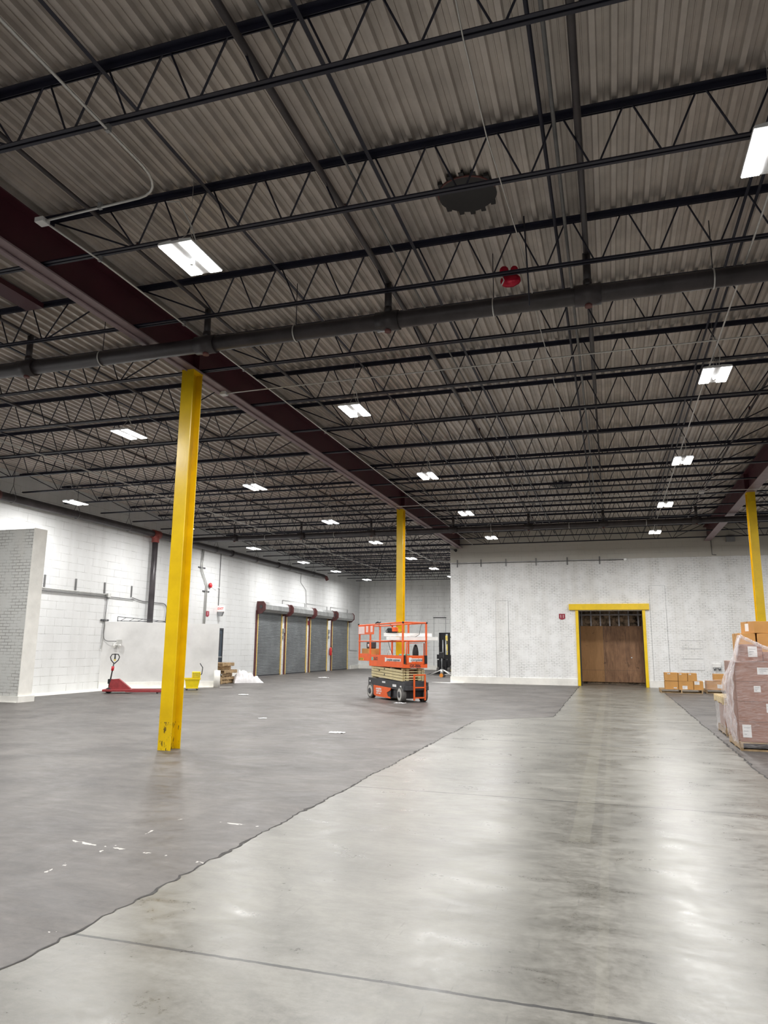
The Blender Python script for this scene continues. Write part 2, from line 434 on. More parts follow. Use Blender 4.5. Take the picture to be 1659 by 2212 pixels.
struct(b2.build('floor_aisle'), 'pale polished concrete aisle running to the yellow doorway')
b = MB()
for line_ in (left, right):
    for i in range(len(line_) - 1):
        (x0, y0), (x1, y1) = line_[i], line_[i + 1]
        w0 = 0.005 + 0.045 * abs(mnoise.noise(Vector((y0 * 3.1, x0, 3)))) ** 1.3; w1 = 0.005 + 0.045 * abs(mnoise.noise(Vector((y1 * 3.1, x1, 3)))) ** 1.3
        if line_ is left and 15.9 < y0 < 17.9:
            b.face([(x0, y0 - w0, .006), (x1, y1 - w1, .006), (x1, y1 + w1, .006), (x0, y0 + w0, .006)], m_crack)
        else:
            b.face([(x0 - w0, y0, .006), (x0 + w0, y0, .006), (x1 + w1, y1, .006), (x1 - w1, y1, .006)], m_crack)
bmesh.ops.recalc_face_normals(b.b, faces=b.b.faces[:])
struct(b.build('trim_1'), 'dark ragged crack along the edges of the pale aisle')

# ribbed deck
PITCH, DEP = 0.186, 0.055
b = MB(); k = b.mi(m_deck); prof = []
x = XL - 0.2
while x < XR + 0.2:
    prof += [(x, 0), (x + 0.050, 0), (x + 0.064, DEP), (x + 0.110, DEP), (x + 0.114, DEP - 0.010), (x + 0.122, DEP - 0.010), (x + 0.126, DEP), (x + 0.172, DEP)]
    x += PITCH
ys = [YB - 0.3, YF + 0.2, YK + 0.3]
rows = [[b.b.verts.new((px, yy, Z_DECK + pz)) for px, pz in prof] for yy in ys]
for r_ in range(2):
    for i in range(len(prof) - 1):
        f = b.b.faces.new((rows[r_][i], rows[r_ + 1][i], rows[r_ + 1][i + 1], rows[r_][i + 1])); f.material_index = k
b.box(XL - 0.3, XR + 0.3, YB - 0.3, YK + 0.3, Z_DECK + 0.1, Z_DECK + 0.2, m_deck)
struct(b.build('ceiling'), 'ribbed metal roof deck')

def wallbox(name, boxes, label):
    b = MB()
    for bx, m in boxes: b.box(*bx, m)
    return struct(b.build(name), label)
ZT = Z_DECK + 0.15
DX0, DX1, DZ = -1.33, 1.32, 3.22
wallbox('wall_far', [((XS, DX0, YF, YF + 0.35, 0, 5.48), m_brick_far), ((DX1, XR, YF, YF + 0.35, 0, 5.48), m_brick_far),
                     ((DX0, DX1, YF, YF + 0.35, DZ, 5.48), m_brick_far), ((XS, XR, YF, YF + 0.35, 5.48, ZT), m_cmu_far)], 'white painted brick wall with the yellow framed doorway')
wallbox('wall_side', [((XS, XS + 0.35, YF + 0.35, YK, 0, 6.17), m_brick_side)], 'white brick side wall of the deeper left area')
# left wall with door recesses left solid: the doors hang in front of it
wallbox('wall_left', [((XL - 0.35, XL, YB, YK, 0, ZT), m_cmu_left)], 'white painted block wall with the dock doors')
wallbox('wall_back', [((XL, XS + 0.35, YK, YK + 0.35, 0, ZT), m_cmu_back)], 'grey white block wall at the far left end')
wallbox('wall_right', [((XR, XR + 0.3, YB, YF, 0, ZT), m_cmu_left)], 'white block wall')
wallbox('wall_near', [((XL, XR, YB - 0.3, YB, 0, ZT), m_cmu_back)], 'white block wall')
# freestanding brick end wall at the far left of the picture
b = MB(); b.box(XL, -15.44, 16.08, 16.55, 0, 4.78, m_brick_stub)
b.box(-15.442, -15.43, 16.07, 16.56, 0, 4.80, m_base)
struct(b.build('wall_stub'), 'grey brick cross wall with a white painted end')
b = MB(); b.box(XL, -15.40, 15.98, 16.62, 0, 0.012, m_base); b.box(XL, XL + 0.9, 16.6, 22.0, 0, 0.008, m_base)
b.box(XL, -15.36, 16.02, 16.60, 0.0, 0.16, m_base)
struct(b.build('baseboard_left'), 'white painted strip at the foot of the left wall')
# skewed plastered enclosure against the left wall
E0, E1 = (XL, 22.0), (-14.5, 24.9)
b = MB(); b.prism([E0, E1, (-14.75, 25.15), (XL, 25.3)], 'z', 0, 2.38, m_plaster)
dx, dy = E1[0] - E0[0], E1[1] - E0[1]; L_ = math.hypot(dx, dy); ex, ey = dx / L_, dy / L_; nx, ny = ey, -ex
b.prism([(E0[0] + nx * .03, E0[1] + ny * .03), (E1[0] + nx * .03, E1[1] + ny * .03), (E1[0] - nx * .02, E1[1] - ny * .02), (E0[0] - nx * .02, E0[1] - ny * .02)], 'z', 0, 0.22, m_base)
b.prism([(E0[0] + nx * .25, E0[1] + ny * .25), (E1[0] + nx * .2 + .4, E1[1] + ny * .2 + .4), (E1[0], E1[1]), (E0[0], E0[1])], 'z', 0, 0.007, m_base)
struct(b.build('wall_partition'), 'low white plastered enclosure set skew against the left wall')
b = MB(); b.box(XS, -1.46, YF - 0.05, YF, 0, 0.28, m_base); b.box(1.47, XR, YF - 0.05, YF, 0, 0.28, m_base)
b.box(XS - 0.03, XS, YF - 0.03, YK, 0, 0.28, m_base)
b.prism([(XS - 0.9, YF - .02), (XS - .03, YF - .5), (XS + .6, YF - .18), (XS + .6, YF - .02)], 'z', 0, .008, m_base)
struct(b.build('baseboard_far'), 'thick white painted band at the foot of the far wall')
b = MB(); b.box(XL, XS, YK - 0.035, YK, 0, 0.3, m_base); b.box(XL, XL + 0.035, 25.3, 33.6, 0, 0.25, m_base); b.box(XL, XL + 0.035, 48.2, YK, 0, 0.25, m_base)
struct(b.build('baseboard_back'), 'white painted band at the foot of the left end walls')
# bricked-up openings, slightly proud of or set into the far wall
n_ = 2
for x0, x1, z1 in ((-4.95, -4.40, 3.68), (1.66, 2.28, 4.28)):
    b = MB(); b.box(x0, x1, YF - 0.03, YF + .01, .27, z1, m_brick_far)
    b.box(x0 - .012, x0, YF - 0.012, YF + .01, 0, z1, m_grey); b.box(x1, x1 + .012, YF - 0.012, YF + .01, 0, z1, m_grey); b.box(x0, x1, YF - 0.014, YF + .01, z1, z1 + .012, m_grey)
    struct(b.build('trim_%d' % n_), 'bricked-up tall slot in the far wall'); n_ += 1
b = MB(); b.box(-11.94, -11.13, YK - 0.03, YK, 0.29, 3.6, m_cmu_back); b.box(-12, -11.07, YK - .06, YK, 3.6, 3.66, m_dark)
b.box(-11.97, -11.94, YK - .02, YK, 0, 3.6, m_grey); b.box(-11.13, -11.10, YK - .02, YK, 0, 3.6, m_grey)
struct(b.build('trim_4'), 'bricked-up opening in the far left end wall')
b = MB(); b.box(2.75, 3.62, YF - 0.02, YF + .01, 0.75, 2.45, m_cmu_far if False else m_brick_far)
for z in (1.2, 1.62, 1.95): b.box(2.78, 3.6, YF - .024, YF, z, z + .012, m_grey)
struct(b.build('trim_5'), 'patched opening in the far wall beside the cartons')

# ------------------------------------------------------------------ yellow doorway with the boarded recess
d5 = thing('door_1', 'boarded-up doorway in a yellow steel frame', None, (0, YF, 0)); d5['kind'] = 'structure'
b = MB(); b.box(-1.72, 1.61, -0.12, 0.1, 3.25, 3.51, m_yel, bev=.006); b.build('lintel', d5)
for x0, x1 in ((-1.45, -1.33), (1.32, 1.44)):
    b = MB(); b.box(x0, x1, -0.06, 0.14, 0, 3.25, m_yel, bev=.004)
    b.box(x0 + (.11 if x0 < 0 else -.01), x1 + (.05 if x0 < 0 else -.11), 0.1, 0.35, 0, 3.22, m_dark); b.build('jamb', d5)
b = MB()
b.box(-1.6, 1.6, 2.15, 2.18, 0.10, 2.62, m_ply)
b.box(-0.345, -0.335, 2.145, 2.15, 0.1, 2.62, m_dark); b.box(0.62, 0.626, 2.146, 2.15, 0.1, 2.62, m_dark)
b.box(-1.6, 1.6, 2.146, 2.15, 0.62, 0.626, m_dark)
pl = b.build('plywood_sheet', d5)
b = MB(); b.cyl((.85, 2.15, 1.2), (.85, 2.10, 1.2), .03, m_fix, 10); b.build('knob', pl)
b = MB(); b.box(-1.6, 1.6, 2.30, 2.34, 0, 3.4, m_insul)
for i, (xx, zz, ww) in enumerate(((-1.0, 2.9, .2), (-.45, 2.95, .22), (-.05, 2.85, .15), (.4, 2.9, .2), (.95, 2.95, .2))):
    b.ball((xx, 2.28, zz), ww, m_insul, 1, .25, 1.1, 10)
b.build('insulation', d5)
for xx in (-1.28, -0.86, -0.44, -0.03, 0.38, 0.80, 1.22):
    b = MB(); b.box(xx - .03, xx + .03, 2.18, 2.27, 2.6, 3.4, m_stud); b.build('stud', d5)
b = MB(); b.box(-1.6, 1.6, 2.10, 2.16, 3.10, 3.16, m_stud); b.build('top_track', d5)
wallbox('wall_recess', [((-1.68, -1.40, YF + .35, YF + 2.6, 0, 3.6), m_plaster), ((1.38, 1.66, YF + .35, YF + 2.6, 0, 3.6), m_plaster),
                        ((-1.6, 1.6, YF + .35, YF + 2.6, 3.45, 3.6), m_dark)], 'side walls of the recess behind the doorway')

# ------------------------------------------------------------------ roll-up dock doors on the left wall (x = XL), local frame: x into room, y along wall
def roll_door(n, y0, y1, zt, zh, label, first_bracket=True):
    W = y1 - y0
    d = thing('door_%d' % n, label, None, (XL, y0, 0)); d['kind'] = 'structure'
    b = MB(); k = b.mi(m_slat); pr_ = []
    z = 0.05
    while z < zt:
        pr_ += [(0.012, z), (0.036, z + .02), (0.036, z + .050), (0.012, z + .066)]; z += .078
    pv = [[b.b.verts.new((px, yy, pz)) for px, pz in pr_] for yy in (0.10, W - 0.10)]
    for i in range(len(pr_) - 1):
        f = b.b.faces.new((pv[0][i], pv[1][i], pv[1][i + 1], pv[0][i + 1])); f.material_index = k
    b.box(0.01, 0.045, 0.1, W - 0.1, 0.0, 0.06, m_dark)
    bmesh.ops.recalc_face_normals(b.b, faces=b.b.faces[:]); b.build('slat_curtain', d)
    for ya, yb, m1 in ((0.0, 0.10, m_guide), (W - 0.10, W, m_guide)):
        b = MB(); b.box(0, 0.065, ya + .02, yb - .0, 0, zt, m1)
        if ya == 0: b.box(0, 0.055, -0.11, 0.02, 0, zt + .05, m_brmar)
        b.build('guide_rail', d)
    prof_ = [(0.0, zt - .02), (0.34, zt - .02), (0.46, zt + .12), (0.46, zt + .36), (0.36, zh), (0.0, zh)]
    b = MB(); b.prism(prof_, 'y', 0.02, W - 0.02, m_hood)
    for yy in (W * .33, W * .66): b.box(.0, .468, yy - .01, yy + .01, zt + .13, zt + .35, m_hood)
    b.build('hood', d)
    for yy in (-0.03, W - 0.03):
        b = MB(); b.prism([(0, zt - .14), (.30, zt - .10), (.50, zt + .10), (.50, zt + .38), (.38, zh + .02), (0, zh + .02)], 'y', yy, yy + 0.06, m_brmar)
        b.cyl((.25, yy - .02, zt + .25), (.25, yy, zt + .25), .09, m_dark, 12)
        b.build('end_bracket', d)
    return d
for n, (y0, y1, l) in enumerate(((33.9, 36.9, 'nearest'), (37.4, 40.4, 'second nearest'), (40.85, 43.75, 'third nearest'), (44.5, 47.6, 'farthest, set apart'))):
    roll_door(n + 2, y0, y1, 3.32, 3.83, 'grey roll-up dock door, %s of the four' % l)
# blue-grey personnel door just past the enclosure
d6 = thing('door_6', 'dark blue grey steel door half hidden by the enclosure', None, (XL, 29.4, 0)); d6['kind'] = 'structure'
b = MB(); b.box(0, .05, 0, 1.0, 0, 2.28, m_blue); b.box(.05, .055, .15, .85, 1.35, 2.1, m_dark); b.build('door_leaf', d6)
b = MB(); b.box(0, .08, -.06, 0, 0, 2.34, m_dark); b.box(0, .08, 1.0, 1.06, 0, 2.34, m_dark); b.box(0, .08, -.06, 1.06, 2.28, 2.36, m_dark); b.build('door_frame', d6)
b = MB(); b.box(.05, .13, .1, .9, 1.0, 1.06, m_grey); b.build('push_bar', d6)

# ------------------------------------------------------------------ beams and columns
def i_section(w_, h_, tf, tw):
    return [(-w_ / 2, 0), (w_ / 2, 0), (w_ / 2, tf), (tw / 2, tf), (tw / 2, h_ - tf), (w_ / 2, h_ - tf), (w_ / 2, h_), (-w_ / 2, h_), (-w_ / 2, h_ - tf), (-tw / 2, h_ - tf), (-tw / 2, tf), (-w_ / 2, tf)]
for X, lab in ((-6.6, 'maroon steel roof beam over the left row of yellow columns'), (4.1, 'maroon steel roof beam over the yellow column by the cartons')):
    t = thing('steel_beam', lab, 'beam', (X, YB, 6.15), 0, 'maroon roof beams')
    b = MB(); b.prism([(-.012, .02), (.012, .02), (.012, .58), (-.012, .58)], 'y', 0, YF - YB, m_maroon); b.build('web', t)
    b = MB(); b.box(-.14, .14, 0, YF - YB, 0, .022, m_flange); b.build('bottom_flange', t)
    b = MB(); b.box(-.14, .14, 0, YF - YB, .58, .60, m_maroon); b.build('top_flange', t)
    for yy in (10.0, 22.85):
        b = MB(); b.box(.012, .13, yy - YB - .01, yy - YB + .01, .02, .58, m_maroon); b.box(-.13, -.012, yy - YB - .01, yy - YB + .01, .02, .58, m_maroon); b.build('stiffener', t)
for (X, Y), lab in (((-6.6, 10.0), 'nearest yellow steel column, black scrapes at its foot'), ((-6.6, 22.85), 'yellow steel column standing behind the orange lift'),
                    ((4.1, 22.85), 'yellow steel column rising behind the stacked cartons')):
    t = thing('steel_column', lab, 'column', (X, Y, 0), 0, 'yellow roof columns')
    b = MB(); b.prism([(-.11, -.14), (.11, -.14), (.11, -.125), (.008, -.125), (.008, .125), (.11, .125), (.11, .14), (-.11, .14), (-.11, .125), (-.008, .125), (-.008, -.125), (-.11, -.125)], 'z', 0, 6.13, m_ycol)
    b.build('column_shaft', t)
    b = MB(); b.box(-.115, .115, -.145, .145, 6.13, 6.15, m_yel); b.build('cap_plate', t)

# ------------------------------------------------------------------ bar joists
JL = 10.62; HJ = JL / 2
def make_joist(loc, label, group):
    t = thing('bar_joist', label, 'roof joist', loc, 0, group)
    b = MB()
    for s in (-1, 1):   # double angle top chord
        b.box(-HJ, HJ, s * .008, s * .068, Z_TC - Z_BC, Z_TC - Z_BC + .007, m_joist); b.box(-HJ, HJ, s * .008, s * .015, Z_TC - Z_BC - .055, Z_TC - Z_BC, m_joist)
    for s in (-1, 1): b.box(s * HJ - .11, s * HJ + .11, -.06, .06, Z_TC - Z_BC - .058, Z_TC - Z_BC, m_joist)
    b.build('top_chord', t)
    b = MB()
    for s in (-1, 1):
        b.box(-HJ + .02, HJ - .02, s * .008, s * .045, -.0, .006, m_joist); b.box(-HJ + .02, HJ - .02, s * .008, s * .014, 0, .04, m_joist)
    b.build('bottom_chord', t)
    b = MB(); n = 13; pan = 0.655; x0 = -pan * (n - 1) / 2
    zb, zt = .02, Z_TC - Z_BC - .03
    pts = [(-HJ + .12, 0, zt)]
    for i in range(n):
        xb = x0 + i * pan
        if i: pts += [(xb - pan / 2 - .04, 0, zt), (xb - pan / 2 + .04, 0, zt)]
        pts += [(xb - .045, 0, zb), (xb + .045, 0, zb)]
    pts.append((HJ - .12, 0, zt))
    b.tube(pts, .0125, m_joist, 5)
    for s in (-1, 1): b.tube([(s * abs(x0) , 0, zb), (s * (abs(x0) + pan * .62), 0, zt)], .011, m_joist, 5)
    b.build('web_rod', t)
    return t
proto = None
bays = (('middle', -1.25, range(-2, 16)), ('left', -12.1, range(-2, 25)), ('right', 9.45, range(-2, 16)))
for bay, X, ks in bays:
    for q, kk in enumerate(ks):
        loc = (X, 4.65 + 1.83 * kk, Z_BC); lab = 'dark open-web roof joist in the %s bay, %s from the near end' % (bay, ORD[q])
        grp = 'roof joists of the %s bay' % bay
        if proto is None: proto = make_joist(loc, lab, grp)
        else: dup(proto, loc, None, lab, grp)
# bridging angles running across the joists
for i, (X, y0, y1, lab) in enumerate(((-4.17, YB, YF, 'dark bridging bar over the joists nearest the left maroon beam'), (-2.22, YB, YF, 'dark bridging bar left of the roof patch'),
                        (-14.2, YB, YK, 'dark bridging bar near the left wall'), (-9.9, YB, YK, 'dark bridging bar in the left bay beside the maroon beam'))):
    b = MB(); b.prism([(-.02, 0), (.02, 0), (.02, .005), (-.015, .005), (-.015, .04), (-.02, .04)], 'y', y0 - YB, y1 - YB, m_joist)
    tag(b.build('bridging_bar', None, (X, YB, Z_TC - .105)), lab, 'bar', 'roof bridging bars')
# short maroon framing channel under the deck
b = MB(); b.box(-.16, .16, -3.0, 0, 0, .08, m_maroon); tag(b.build('deck_frame_channel', None, (-8.35, 8.25, Z_TC - .10)), 'short maroon channel under the deck in the left bay', 'beam')

# ------------------------------------------------------------------ sprinkler mains, branches, wall pipe
RISER = (-14.9, -11.85, -8.85, -5.55, -2.72, -0.08, 3.0)
def main_pipe(Y, z, x0, x1, r, lab, heads):
    t = thing('sprinkler_main', lab, 'pipe', (0, Y, z), 0, 'fire sprinkler mains across the hall')
    b = MB(); b.cyl((x0, 0, 0), (x1, 0, 0), r, m_pipe, 20); b.build('pipe_run', t)
    for X in heads:
        b = MB(); b.cyl((X - .16, 0, 0), (X + .16, 0, 0), r * 1.22, m_pipe, 20); b.cyl((X, 0, r), (X, 0, r + .09), r * .5, m_pipe, 12); b.cyl((X, 0, -r * 1.1), (X, 0, -r * 1.45), r * .42, m_rust, 12)
        b.build('coupling', t)
        b = MB(); b.cyl((X, 0, r), (X, 0, 6.55 - z), .05, m_pipe, 10); b.build('riser', t)
    for X in [h + 1.45 for h in heads[:-1]]:
        b = MB(); b.tube([(X, math.cos(a) * (r + .006), math.sin(a) * (r + .006)) for a in [2 * PI * i / 20 for i in range(20)]], .010, m_emt, 6, True)
        b.cyl((X, 0, r), (X, 0, 6.75 - z), .006, m_joist, 6); b.build('hanger', t)
    return t
main_pipe(8.72, 5.98, XL, 15, .112, 'thick iron sprinkler main crossing under the roof near the first yellow column', RISER)
main_pipe(26.4, 5.98, XL, 15, .10, 'iron sprinkler main crossing the hall in front of the far wall', RISER)
for X in RISER:
    t = thing('sprinkler_branch', {-14.9: 'thin iron branch pipe nearest the left wall', -11.85: 'thin iron branch pipe in the middle of the left bay', -8.85: 'thin iron branch pipe left of the maroon beam',
              -5.55: 'thin iron branch pipe just right of the left maroon beam', -2.72: 'thin iron branch pipe left of the round roof patch', -0.08: 'thin iron branch pipe right of the round roof patch',
              3.0: 'thin iron branch pipe beside the right maroon beam'}[X], 'pipe', (X, 0, 6.55), 0, 'sprinkler branch pipes')
    y1 = YK - 1 if X < -7 else YF - .5
    b = MB(); b.cyl((0, -3, 0), (0, 14, 0), .036 if X in (-2.72, -.08) else .026, m_pipe, 10); b.cyl((0, 14, 0), (0, y1, 0), .022, m_pipe, 8); b.build('pipe_run', t)
    for yy in range(1, int(y1), 3):
        b = MB(); b.cyl((0, yy, .0), (0, yy, .09), .016, m_rust, 8); b.box(-.03, .03, yy - .012, yy + .012, .09, .10, m_grey); b.build('sprinkler_head', t)
t = thing('wall_pipe', 'thick black iron pipe slung along the top of the left wall', 'pipe', (-17.3, 0, 5.93))
b = MB(); b.cyl((0, 5, 0), (0, 42.2, 0), .13, m_pipe, 18); b.build('pipe_run', t)
b = MB(); b.tube([(0, 42.2, 0), (.05, 42.5, -.03), (.1, 42.6, -.2)], .11, m_rust, 12); b.build('end_elbow', t)
for yy in (17, 19.8, 22.6, 25.4, 29, 33, 37, 40.5):
    b = MB(); b.tube([(math.cos(a) * .14, yy, math.sin(a) * .14) for a in [2 * PI * i / 16 for i in range(16)]], .010, m_emtd, 5, True)
    b.tube([(-.13, yy, .1), (0, yy, .42), (.13, yy, .1)], .008, m_joist, 5); b.cyl((0, yy, .42), (0, yy, .86), .008, m_joist, 6); b.build('hanger', t)
for yy in (16.4, 30.5, 35.6): 
    b = MB(); b.cyl((0, yy - .08, 0), (0, yy + .08, 0), .155, m_rust if yy < 20 else m_pipe, 16); b.build('coupling', t)
b = MB(); b.cyl((0, 24.35, 2.38-5.93), (0, 24.35, -.2), .115, m_pipe, 16); b.build('drop_pipe', t)
b = MB(); b.cyl((0, 24.13, 0), (0, 24.57, 0), .165, m_rred, 16); b.cyl((0, 24.35, -.33), (0, 24.35, 0), .15, m_rred, 16); tag(b.build('tee_fitting', t), 'red tee fitting')

# ------------------------------------------------------------------ conduits and cables
def run(name, pts, r, m, lab, cat='conduit', group='electrical conduits', seg=8, boxes=(), clips=(), bm_=None):
    o = Vector(pts[0]); t = thing(name, lab, cat, pts[0], 0, group)
    b = MB(); b.tube([Vector(p) - o for p in pts], r, m, seg); b.build('tube', t)
    for p, s in boxes:
        q = Vector(p) - o; b = MB(); b.box(q.x - s, q.x + s, q.y - s, q.y + s, q.z - s * .5, q.z + s * .5, bm_ or m_fix, bev=.004); b.build('junction_box', t)
    for p in clips:
        q = Vector(p) - o; b = MB(); b.box(q.x - .02, q.x + .02, q.y - .02, q.y + .02, q.z - r - .004, q.z + .05, m_grey); b.build('clamp', t)
    return t
def bend(p0, c, p1, n=6):
    p0, c, p1 = Vector(p0), Vector(c), Vector(p1)
    return [tuple((1 - t) ** 2 * p0 + 2 * t * (1 - t) * c + t * t * p1) for t in [i / n for i in range(n + 1)]]
run('conduit_run', [(-4.1, -4, 6.13)] + bend((-4.1, 5.15, 6.13), (-4.13, 5.55, 6.13), (-4.45, 5.58, 6.13)) + [(-5.7, 5.62, 6.12)], .013, m_emt,
    'white conduit bending along the joist toward the maroon beam, top left', boxes=[((-5.72, 5.62, 6.12), .055)], clips=[(-4.1, 2.8, 6.13), (-4.1, 4.65, 6.13), (-4.95, 5.6, 6.13)])
run('conduit_run', [(-5.7, 5.62, 6.12), (-5.66, 6.5, 6.13), (-5.68, 14, 6.13), (-5.75, 31.5, 6.13)], .012, m_emt,
    'long white conduit running beside the left maroon beam', clips=[(-5.66, 6.48, 6.13), (-5.67, 8.3, 6.13), (-5.68, 10.1, 6.13), (-5.7, 13.8, 6.13)])
run('conduit_run', [(-6.55, 11.0, 6.12), (-5.6, 10.98, 6.12), (3.9, 10.95, 6.12), (12, 10.95, 6.12)], .012, m_emt,
    'white conduit crossing the hall just past the first yellow column', boxes=[((-6.57, 11.0, 6.12), .06)])
run('conduit_run', [(1.72, -4, 6.11), (1.72, 12, 6.11), (1.74, 29, 6.11)], .012, m_emt, 'white conduit along the right row of lights')
run('conduit_run', [(-6.55, 22.1, 6.12), (3.2, 22.1, 6.12), (4.4, 22.05, 6.09), (12, 22.1, 6.12)], .012, m_emt, 'white conduit crossing in front of the distant yellow columns', boxes=[((2.7, 22.1, 6.1), .07)])
run('conduit_run', [(-13.1, 4, 6.12), (-13.1, 43, 6.12)], .015, m_emt, 'white conduit down the middle of the left bay')
run('conduit_run', [(-14.7, 4, 6.12), (-14.7, 43, 6.12)], .012, m_emtd, 'dull conduit in the left bay nearer the left wall')
run('conduit_run', [(-9.0, 30, 6.12), (-9.0, 37, 6.12), (-8.3, 37.6, 6.12), (-7.1, 37.6, 6.12)], .02, m_emt, 'short white conduit bending toward the side wall corner')
run('conduit_run', [(-.30, -4, 6.58), (-.30, 31, 6.58)], .020, m_emtd, 'grey conduit left of the right branch pipe')
run('conduit_run', [(-.42, -4, 6.66), (-.42, 31, 6.66)], .020, m_joist, 'dark conduit in the pair by the right branch pipe')
run('conduit_run', [(1.70, 0, 6.70), (1.70, 31, 6.70)], .018, m_joist, 'dark left conduit of the pair above the right row of lights')
run('conduit_run', [(1.82, 0, 6.70), (1.82, 31, 6.70)], .018, m_joist, 'dark right conduit of the pair above the right row of lights')
run('conduit_run', [(-2.40, -4, 6.52), (-2.40, 31, 6.52)], .013, m_emtd, 'thin grey conduit right of the left branch pipe')
run('conduit_run', [(-6.62, 2, 6.135), (-6.62, 32.6, 6.135)], .014, m_flange, 'mauve conduit fixed under the left maroon beam')
run('dangling_cable', [(-.86, 2, 6.75), (-.86, 4.6, 6.12), (-.85, 5.6, 6.05), (-.80, 7.1, 6.11), (-.80, 8.2, 6.3), (-.78, 9.6, 6.14), (-.76, 12, 6.25), (-.75, 15, 6.14)], .006, m_emt, 'thin white cable strung past the round roof patch', 'cable', None, 6)
run('pull_cord', [(-.78, 8.0, 6.76), (-.78, 8.35, 6.05), (-.78, 8.40, 5.78)], .009, m_joist, 'dark hanger rod with a white tip over the sprinkler main', 'rod', None, 6)

# ------------------------------------------------------------------ high-bay lights
def make_light(loc, label):
    t = thing('high_bay_light', label, 'ceiling light', loc, 0, 'twin-panel LED high-bay lights')
    b = MB()
    b.box(-.05, .05, -.31, .31, .0, .05, m_fix, bev=.004)
    for s in (-1, 1):
        b.prism([(s * .05, .0), (s * .21, -.0), (s * .215, .012), (s * .20, .03), (s * .05, .045)], 'y', -.335, .335, m_fix)
    for yy in (-.335, .31): b.box(-.20, .20, yy, yy + .025, 0, .03, m_fix)
    b.build('housing', t)
    for s in (-1, 1):
        b = MB(); b.box(s * .056, s * .204, -.325, .325, -.012, .0, m_glow); b.build('diffuser', t)
        ld = bpy.data.lights.new('lamp', 'AREA'); ld.shape = 'RECTANGLE'; ld.size = .14; ld.size_y = .62; ld.energy = LAMP_W; ld.color = (1.0, .985, .965)
        lo = bpy.data.objects.new('lamp', ld); C.objects.link(lo); lo.parent = t; lo.location = (s * .13, 0, -.0135)
    b = MB(); b.cyl((0, .02, 0), (0, .02, -.055), .034, m_fix, 14); b.ball((0, .02, -.055), .03, m_fix, 1, 1, .5, 12); b.build('motion_sensor', t)
    b = MB(); b.tube([(-.0, -.28, .05), (0, -.05, .30)], .004, m_emt, 5); b.tube([(0, .28, .05), (0, -.05, .30)], .004, m_emt, 5); b.cyl((0, -.05, .30), (0, -.05, .99), .003, m_emt, 5); b.build('hanging_wire', t)
    b = MB(); b.tube([(0.03, .1, .05), (.07, .0, .14), (.08, -.15, .3), (.0, -.3, .52), (-.08, -.42, .46)], .007, m_emt, 6); b.build('power_cord', t)
    return t
spots = [(-4.35, 6.42), (-4.36, 11.95), (-4.3, 17.35), (-4.35, 22.75), (-4.38, 28.2),
         (1.55, 6.3), (1.77, 11.85), (1.77, 17.4), (1.75, 22.8), (1.75, 28.25),
         (-9.42, 12.1), (-9.25, 17.4), (-9.3, 23.2), (-9.3, 28.4), (-9.3, 34.1), (-9.3, 38.9), (-9.3, 43.6),
         (-15.75, 17.95), (-15.1, 23.0), (-15.3, 28.9), (-15.3, 34.5), (-15.3, 39.2), (-15.2, 44.6),
         (7.6, 6.3), (7.6, 11.85), (7.6, 17.4), (7.6, 22.8), (7.6, 28.25),  # unseen row on the right, added to even out the illumination
         (-4.35, 0.9), (1.77, 0.9), (7.6, .9), (-9.4, 0.9), (-9.4, 6.5), (-15.4, 6.5), (-13.6, 12.2), (-4.35, -4.7), (1.77, -4.7)]  # unseen lamps added for illumination, one shifted to brighten the stub end
rows_ = {}
def rowname(x):
    return 'in the row right of the aisle' if 1 < x < 3 else 'in the row by the left maroon beam' if -6 < x < -3 else 'in the left bay row beside the yellow columns' if -11 < x < -8 else 'in the row along the left wall' if x < -12 else 'in the row past the right maroon beam'
cnt = {}
order_ = sorted(range(len(spots)), key=lambda i: spots[i][1])
labs = {}
for i in order_:
    rn = rowname(spots[i][0]); 
    seen = spots[i][1] > 6 and spots[i][0] < 5 and not (spots[i][0] < -9 and spots[i][1] < 12) and not (spots[i][0] < -15 and spots[i][1] < 15)
    key = rn if seen else 'added out of view for even light'
    k = cnt.get(key, 0); cnt[key] = k + 1
    labs[i] = 'lit twin-panel ceiling light %s, %s nearest' % (key, ORD[k]) if k else 'lit twin-panel ceiling light %s, nearest' % key
proto = None
for i, (x, y) in enumerate(spots):
    if proto is None: proto = make_light((x, y, 5.9), labs[i])
    else: dup(proto, (x, y, 5.9), None, labs[i])

# ------------------------------------------------------------------ roof patches and the stray balloon
def roof_patch(x, y, r, lab):
    t = thing('roof_patch', lab, 'roof patch', (x, y, Z_DECK), 0, 'round roof patches')
    b = MB(); n = 40; pts = []
    for i in range(n):
        a = 2 * PI * i / n; rr = r * (1 + .02 * math.sin(i * 7.1)); pts.append((rr * math.cos(a), rr * math.sin(a)))
    b.prism(pts, 'z', -.012, -.002, m_black); b.build('hole_dark_disc', t)  # black disc under the deck stands in for the dark cut hole
    b = MB(); q = -r + .07
    while q < r:
        ext = math.sqrt(max(0, r * r - q * q))
        for s in (-1, 1): b.box(q - .028, q + .028, s * (ext - .06), s * (ext + .065), -.010, .03, m_black)  # black tabs put the dark of the cut flutes into the colour
        q += PITCH * .72
    b.tube([(r * 1.0 * math.cos(a), r * 1.0 * math.sin(a), -.008) for a in [2 * PI * i / 32 for i in range(16, 32)]], .012, m_rust, 6)
    b.build('dark_flute_tab', t)
roof_patch(-1.38, 7.52, .34, 'round black disc for a dark hole with toothed edges in the roof deck')
roof_patch(-1.32, 23.5, .34, 'small distant black disc for a dark hole with toothed edges in the roof deck')
t = thing('foil_balloon', 'red deflating balloon caught in the roof joists', 'balloon', (-1.04, 8.52, 6.22))
